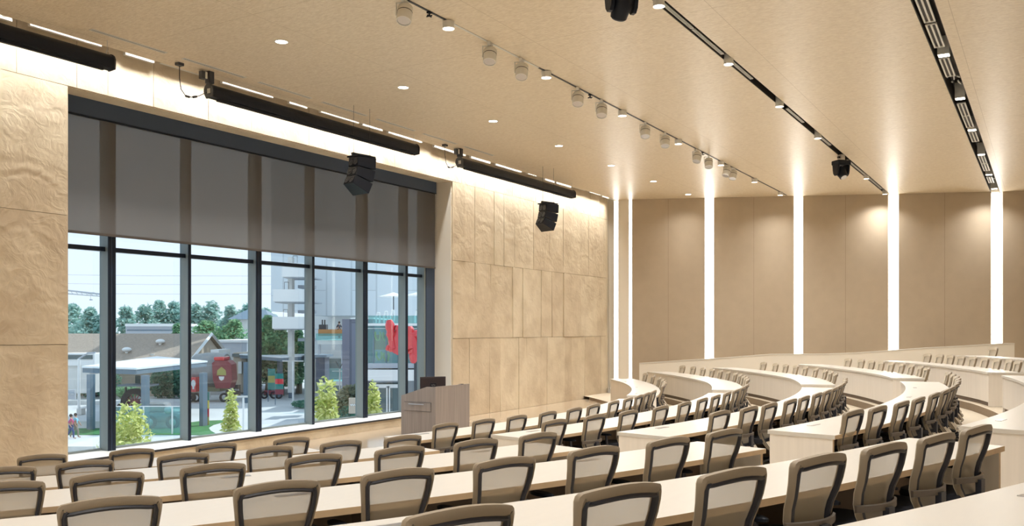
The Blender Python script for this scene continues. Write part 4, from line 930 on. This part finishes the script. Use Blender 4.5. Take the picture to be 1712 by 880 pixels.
for u in (190, 240, 288, 315): p = at(u, 678, 66); under(MB().box((p[0] - .04, p[1] - .04, G), (p[0] + .04, p[1] + .04, G + 2.1), M['trimw']).obj('post'), t)
under(MB().box((R_(188, 66), 66, G + 2.06), (R_(316, 66), 66.05, G + 2.12), M['trimw'], TW).obj('rail'), t)
under(MB().box((R_(188, 66), 66.02, G + .1), (R_(316, 66), 66.03, G + 2.05), M['railglass'], TW).obj('glass_panel'), t)
def sign(u0, u1, v0, v1, d, m, lab):
    t = root('sign_board', (u0 + u1) / 2, d, lab, 'sign', 'free standing signs'); under(ebox(MB(), u0, u1, v0, v1, d, .3, M[m]).obj('board'), t)
    b = MB(); rn = random.Random(int(u0)); vm = v0 + (v1 - v0) * .45; pts = [at(u0 + (u1 - u0) * (.15 + .7 * i / 9), vm + (1.6 if i % 2 else -1.6) * rn.uniform(.4, 1), d - .03) for i in range(10)]
    under(b.tube(pts, .05, M['trimw'], 5).obj('white_script'), t)
sign(583, 604, 666, 692, 62, 'stucco', 'brown box sign with white script by the mauve wall')
sign(390, 401, 644, 662, 98, 'dark', 'dark easel sign with white script behind the slim tree')
sign(112, 125, 652, 668, 80, 'greywall', 'grey angled sign at the far left edge of the window')

# crane and power lines
d = 230; t = root('crane', 140, d, 'thin crane jib with a hook against the pale sky', 'crane', z=G)
p0, p1 = at(60, 480, d), at(176, 493, d); b = MB().tube([p0, p1], .22, M['greywall'], 5).tube([(p0[0], p0[1], p0[2] - 1.2), (p1[0], p1[1], p1[2] - .5)], .12, M['greywall'], 5)
for i in range(14):
    f_, g_ = i / 14, (i + .5) / 14; A = Vector(p0).lerp(Vector(p1), f_); B = Vector(p0).lerp(Vector(p1), g_); b.tube([A, (B.x, B.y, B.z - 1.2 + .7 * g_)], .06, M['greywall'], 4)
under(b.obj('jib'), t); under(ebox(MB(), 147, 156, 489, 492, d, 1, M['greywall']).tube([at(151.5, 490, d), at(151.5, 501, d)], .05, M['greywall'], 4).obj('trolley'), t); under(ebox(MB(), 149.5, 153.5, 500.5, 502.5, d, .6, M['greywall']).obj('hook_block'), t)
under(MB().tube([at(60, 480, d), (at(60, 480, d)[0], at(60, 480, d)[1], G)], .6, M['greywall'], 6).obj('mast'), t)
for i, (v0, v1) in enumerate(((459, 462), (474, 476), (490, 492))):
    tag(MB().tube([at(60, v0, 210), at(250, (v0 + v1) / 2 + 1, 210), at(470, v1, 210)], .035, M['greywall'], 4).obj('power_line'), '%s thin power line crossing the pale sky' % ('topmost', 'middle', 'lowest')[i], 'power line', 'power lines')

# balcony tower
d = 96; t = root('balcony_tower', 480, d, 'concrete stair tower with three stacked white balconies', 'building')
for i, (u0, u1, v0, v1) in enumerate(((471, 506, 440, 463), (456.5, 506, 484, 504.5), (455, 506, 530, 550))):
    bo = under(ebox(MB(), u0, u1, v0, v1, d, 5.5, M['trimw']).obj('balcony'), t)
    w_ = ebox(MB(), u0 + 3, u1 + 18, v1, v1 + 2, d + .8, 4.5, M['greywall']).obj('soffit'); under(w_, t)
    for u in (475, 479) if i else (475,):
        pass
    b = MB()
    for u in (u0 + 19, u0 + 26): b.tube([at(u, v0, d + 1), at(u, v0 - 12, d + 1)], .03, M['dark'], 4)
    b.tube([at(u0 + 19, v0 - 12, d + 1), at(u0 + 26, v0 - 12, d + 1)], .03, M['dark'], 4); under(b.obj('railing'), t)
under(ebox(MB(), 481, 488, 430, 657, d + 2, 1.2, M['conc']).obj('column'), t)
for v0 in (466, 508, 555):
    b = MB()
    for u in (500, 503, 506): b.box((R_(u, d), d + 3, Z_(v0 + 11, d)), (R_(u + 1, d), d + 3.1, Z_(v0, d)), M['trimw'], TW)
    ebox(b, 498, 522, v0 + 11, v0 + 16, d + 3, 2, M['greywall']); under(b.obj('stair_landing'), t)
under(ebox(MB(), 509, 519, 440, 640, d + 5, 1, M['dark']).obj('dark_core'), t)
# big panelled volume
t = root('panelled_building', 600, 120, 'tall pale blue-grey panelled building filling the upper window bays', 'building')
b = MB(); b.box((R_(453, 120), 120, Z_(521, 120)), (R_(527, 120), 134, Z_(250, 120)), M['panelw'], TW); under(b.obj('left_volume'), t)
b = MB(); b.box((R_(524, 104), 104, Z_(528, 104)), (R_(760, 104), 122, Z_(240, 104)), M['panelw'], TW); under(b.obj('main_volume'), t)
under(ebox(MB(), 524, 760, 528, 657, 112, 8, M['trimw']).obj('lower_wall'), t)
# roof terrace with wooden rail in front of it
d = 88; t = root('roof_terrace', 552, d, 'raised terrace with wooden and glass railings', 'terrace')
under(ebox(MB(), 531, 574, 569, 576, d, 8, M['conc']).obj('deck_slab'), t); under(ebox(MB(), 532, 573, 551, 562, d - .02, .1, M['amber']).obj('timber_rail'), t); under(ebox(MB(), 528, 574, 558, 569, d - .1, .04, M['railglass']).obj('glass_rail'), t)
for u in (533, 572): under(ebox(MB(), u - 1.5, u + 1.5, 576, 690, d + 1, .6, M['greywall']).obj('column'), t)
under(ebox(MB(), 528, 574, 600, 657, d + 4, 3, M['winglass']).obj('shopfront'), t); under(ebox(MB(), 530, 574, 638, 645, d - 3, 3, M['conc']).obj('lower_slab'), t)
under(ebox(MB(), 530, 574, 616, 638, d - 3.1, .05, M['railglass']).obj('lower_glass_rail'), t)
t = root('dark_kiosk', 540, d, 'dark blue kiosk roof at the right end of the second shelter', 'kiosk')
under(ebox(MB(), 526, 546, 594, 598, 80, 3, M['steel']).obj('roof'), t); under(ebox(MB(), 528, 543, 598, 640, 80.5, 2, M['slate']).obj('body'), t)
t = root('outdoor_grill', 540, d, 'dark outdoor grill with two bright stacks on the terrace', 'grill', z=Z_(551, d))
under(ebox(MB(), 533, 545, 543, 551, d + 1, 1, M['dark']).obj('grill_body'), t)
for u in (539, 543): under(MB().tube([at(u, 543, d + 1.2), at(u, 535, d + 1.2)], .07, M['dark'], 6).obj('stack'), t)
# mauve clad block
t = root('mauve_building', 598, 72, 'mauve grey clad wall block beside the glazed storefront', 'building')
under(ebox(MB(), 572, 623, 534, 720, 72, 10, M['purple']).obj('cladding'), t)
under(ebox(MB(), 586, 625, 531, 534, 71.8, 10, M['trimw']).obj('coping'), t)
# glazed storefront with a roof terrace
d = 66; t = root('glazed_storefront', 680, d, 'glazed storefront with white roof edge, amber interior and entry doors', 'building')
under(ebox(MB(), 615, 790, 541, 545, d - .5, 9, M['trimw']).obj('roof_edge'), t)
under(ebox(MB(), 615, 790, 608, 616, d - .8, 9, M['greywall']).obj('floor_ledge'), t)
under(ebox(MB(), 612, 790, 619, 637, d - 1.5, 9, M['trimw']).obj('white_band'), t)
under(ebox(MB(), 624, 790, 560, 585, d + 4, .3, M['amber']).obj('amber_back_wall'), t); under(ebox(MB(), 612, 790, 545, 720, d + 6, .3, M['greywall']).obj('rear_wall'), t)
under(ebox(MB(), 615, 790, 545, 608, d, .05, M['railglass']).obj('glazing'), t)
b = MB()
for u in (624, 645, 665, 685, 707, 730): b.box((R_(u, d), d - .1, Z_(608, d)), (R_(u, d) + .08, d + .05, Z_(545, d)), M['steel'], TW)
b.box((R_(615, d), d - .1, Z_(550, d)), (R_(730, d), d + .03, Z_(549, d)), M['trimw'], TW); under(b.obj('mullion_grid'), t)
dd = d - 1
under(ebox(MB(), 616, 672, 640, 720, dd + 1.5, .2, M['winglass']).obj('entry_glass'), t); under(ebox(MB(), 624, 672, 643, 646, dd, .2, M['trimw']).obj('entry_head'), t)
for u0, u1 in ((631, 648), (650, 668)):
    b = MB(); ebox(b, u0, u0 + 2.2, 646, 720, dd, .1, M['trimw']); ebox(b, u1 - 2.2, u1, 646, 720, dd, .1, M['trimw']); ebox(b, u0, u1, 646, 649, dd, .1, M['trimw']); ebox(b, u0, u1, 697, 700, dd, .1, M['trimw'])
    dr_ = under(b.obj('door'), t); ebox(MB(), u0 + 2.2, u1 - 2.2, 649, 718, dd + .04, .03, M['winglass']).obj('door_glass').parent = dr_
    ch = dr_.children[0]; ch.matrix_parent_inverse = Matrix.Identity(4)
under(ebox(MB(), 616, 790, 528, 541, d - .4, .04, M['railglass']).obj('roof_glass_rail'), t)
# white arched chairs / shelves seen on the storefront roof and inside it
for i, (u, v0, v1) in enumerate(((632, 523, 541), (645, 521, 541), (656, 519, 541), (697, 520, 541), (708, 516, 541))):
    b = MB().tube([at(u - 3, v1, d + 2), at(u - 3.5, (v0 + v1) / 2, d + 2), at(u - 1, v0, d + 2), at(u + 2.5, v0, d + 2), at(u + 3.5, (v0 + v1) / 2, d + 2), at(u + 2, v1, d + 2)], .07, M['trimw'], 5)
    o = b.obj('lounge_chair'); tag(o, 'white framed rooftop lounge chair, %s from the left on the storefront roof' % ordw[i], 'outdoor chair', 'rooftop lounge chairs')
for i, (u, v0) in enumerate(((632, 555), (645, 556), (634, 588), (646, 590))):
    b = MB().tube([at(u - 4, v0, d + 2), at(u - 4.5, v0 + 8, d + 2), at(u - 1, v0 + 14, d + 2), at(u + 3, v0 + 13, d + 2), at(u + 4.5, v0 + 5, d + 2), at(u + 3, v0, d + 2)], .08, M['yellow'], 5)
    tag(b.obj('woven_lamp'), 'pale woven hanging lamp inside the storefront, %s' % ('upper left', 'upper right', 'lower left', 'lower right')[i], 'lamp', 'woven lamps in the storefront')
def umbrella(u, v, d, lab):
    t = empty('patio_umbrella', at(u, 541, d)); tag(t, lab, 'umbrella', 'white patio umbrellas'); c = Vector(at(u, v, d))
    n = 8; rr = 1.15; b = MB(); b.add([(c.x, c.y, c.z + .28)] + [(c.x + rr * cos(2 * pi * i / n), c.y + rr * sin(2 * pi * i / n), c.z - .05) for i in range(n)] + [(c.x, c.y, c.z + .22)] + [(c.x + rr * cos(2 * pi * i / n), c.y + rr * sin(2 * pi * i / n), c.z - .08) for i in range(n)],
        [(0, 1 + i, 1 + (i + 1) % n) for i in range(n)] + [(9, 10 + (i + 1) % n, 10 + i) for i in range(n)] + [(1 + i, 10 + i, 10 + (i + 1) % n, 1 + (i + 1) % n) for i in range(n)], M['trimw']); under(b.obj('canopy'), t)
    under(MB().tube([(c.x, c.y, Z_(541, d)), (c.x, c.y, c.z + .2)], .04, M['dark'], 6).obj('pole'), t)
umbrella(658, 495, 70, 'white patio umbrella on the storefront roof, left of the thin mullion')
umbrella(703, 493, 70, 'white patio umbrella on the storefront roof, right of the thin mullion')
bush('potted_palm', 697, 712, 481, 495, 1, 'small palm top behind the right patio umbrella', 33, 'leaf_dark', 160, .22, 74)
# red balloon-like sculpture
d = 60; t = root('red_sculpture', 680, d, 'shiny crumpled red sculpture in front of the glazed storefront', 'sculpture')
def limb(pts, r):
    rn = random.Random(int(pts[0][0])); P_ = []
    for (u0, v0), (u1, v1) in zip(pts, pts[1:]):
        for i in range(4): P_.append((u0 + (u1 - u0) * i / 4, v0 + (v1 - v0) * i / 4))
    P_.append(pts[-1]); rs = [r * rn.uniform(.8, 1.15) for _ in P_]; rs[0] *= .75; rs[-1] *= .75
    V = [Vector(at(u, v, d)) + Vector((rn.uniform(-.05, .05),) * 3) for u, v in P_]; return MB().tube(V, rs, M['red'], 9)
for pts, r in (([(651, 537), (654, 560), (658, 584)], .33), ([(646, 581), (656, 584), (668, 588)], .24), ([(668, 545), (667, 570), (668, 592)], .36), ([(661, 548), (668, 550)], .2),
               ([(683, 546), (684, 570), (687, 585)], .36), ([(690, 560), (694, 580), (698, 604)], .30), ([(695, 555), (702, 566), (706, 583), (708, 598)], .30), ([(685, 584), (690, 590), (692, 606)], .28), ([(676, 558), (690, 560), (702, 556)], .26)):
    under(limb(pts, r).obj('red_limb', smooth=True), t)
under(MB().tube([at(668, 590, d), (at(668, 590, d)[0], at(668, 590, d)[1], G)], .12, M['dark'], 8).tube([at(695, 600, d), (at(695, 600, d)[0], at(695, 600, d)[1], G)], .12, M['dark'], 8).obj('support_mast'), t)

# people outdoors (bodies grown as one skin each)
def skin_mesh(name, verts, edges, radii, m, parent, rootv=0):
    me = bpy.data.meshes.new(name); me.from_pydata(verts, edges, []); me.materials.append(m); o = bpy.data.objects.new(name, me); C.objects.link(o); o.parent = parent
    sk = o.modifiers.new('s', 'SKIN'); lay = me.skin_vertices[0].data if me.skin_vertices else None
    if lay is None:
        bpy.context.view_layer.objects.active = o; bpy.context.view_layer.update(); lay = me.skin_vertices[0].data
    for i, r in enumerate(radii): lay[i].radius = (r, r); lay[i].use_root = (i == rootv)
    o.modifiers.new('u', 'SUBSURF').levels = 1; o.modifiers['u'].render_levels = 2; return o
def person(loc, rz, lab, top, legs, stride=.25, H=1.72, pack=None, armb=.15):
    t = empty('person', loc, rz); tag(t, lab, 'person'); s = H / 1.72
    V = [(0, 0, .95), (0, .01, 1.15), (0, .0, 1.38), (0, .01, 1.50), (0, .03, 1.62), (.09, 0, .90), (.10, stride * .45, .50), (.10, stride * .6 - .05, .07), (.10, stride * .6 + .12, .04), (-.09, 0, .90), (-.10, -stride * .3, .50), (-.10, -stride, .09), (-.10, -stride + .12, .04),
         (.18, 0, 1.40), (.22, -armb, 1.14), (.21, -armb + .16, .90), (.21, -armb + .20, .82), (-.18, 0, 1.40), (-.22, armb, 1.14), (-.21, armb + .14, .90), (-.21, armb + .19, .82)]
    V = [(x * s, y * s, z * s) for x, y, z in V]
    Eg = [(0, 1), (1, 2), (2, 3), (3, 4), (0, 5), (5, 6), (6, 7), (7, 8), (0, 9), (9, 10), (10, 11), (11, 12), (2, 13), (13, 14), (14, 15), (15, 16), (2, 17), (17, 18), (18, 19), (19, 20)]
    R = [.12, .115, .13, .055, .10, .085, .06, .042, .035, .085, .06, .042, .035, .055, .042, .033, .03, .055, .042, .033, .03]
    skin_mesh('body', V, Eg, [r * s for r in R], M['skin'], t)
    ids = [0, 1, 2, 13, 14, 17, 18]; mp = {a: i for i, a in enumerate(ids)}
    skin_mesh('shirt', [V[i] for i in ids], [(mp[a], mp[b]) for a, b in Eg if a in mp and b in mp], [(R[i] + .022) * s for i in ids], M[top], t)
    ids = [0, 5, 6, 7, 9, 10, 11]; mp = {a: i for i, a in enumerate(ids)}
    skin_mesh('trousers', [V[i] for i in ids], [(mp[a], mp[b]) for a, b in Eg if a in mp and b in mp], [(R[i] + .018) * s for i in ids], M[legs], t)
    MB().ell((0, -.015 * s, 1.66 * s), (.105 * s, .115 * s, .12 * s), M['hair']).obj('hair', t, smooth=True)
    if pack: MB().box((-.15 * s, -.30 * s, 1.02 * s), (.15 * s, -.13 * s, 1.42 * s), M[pack]).obj('backpack', t, bevel=.05)
    return t
for m_ in [1]:
    pass
rzv = rad(-59)
p = gp(119, 734); person(p, rzv + rad(-70), 'person in dark blue trousers with a pink top walking past the far left bay', 'cloth_pink', 'denim', .36)
p = gp(126.5, 732); person(p, rzv + rad(-75), 'person in a light blue top walking beside the one in pink', 'cloth_blue', 'khaki', .40)
p = gp(380, 669); person(p, rzv, 'person in a dark jacket walking towards the tanker truck', 'cloth_dark', 'khaki', .2)
person(at(567, 566.5, 90), rzv + rad(60), 'person in a dark shirt standing on the raised terrace', 'cloth_dark', 'cloth_dark', .05, 1.7)
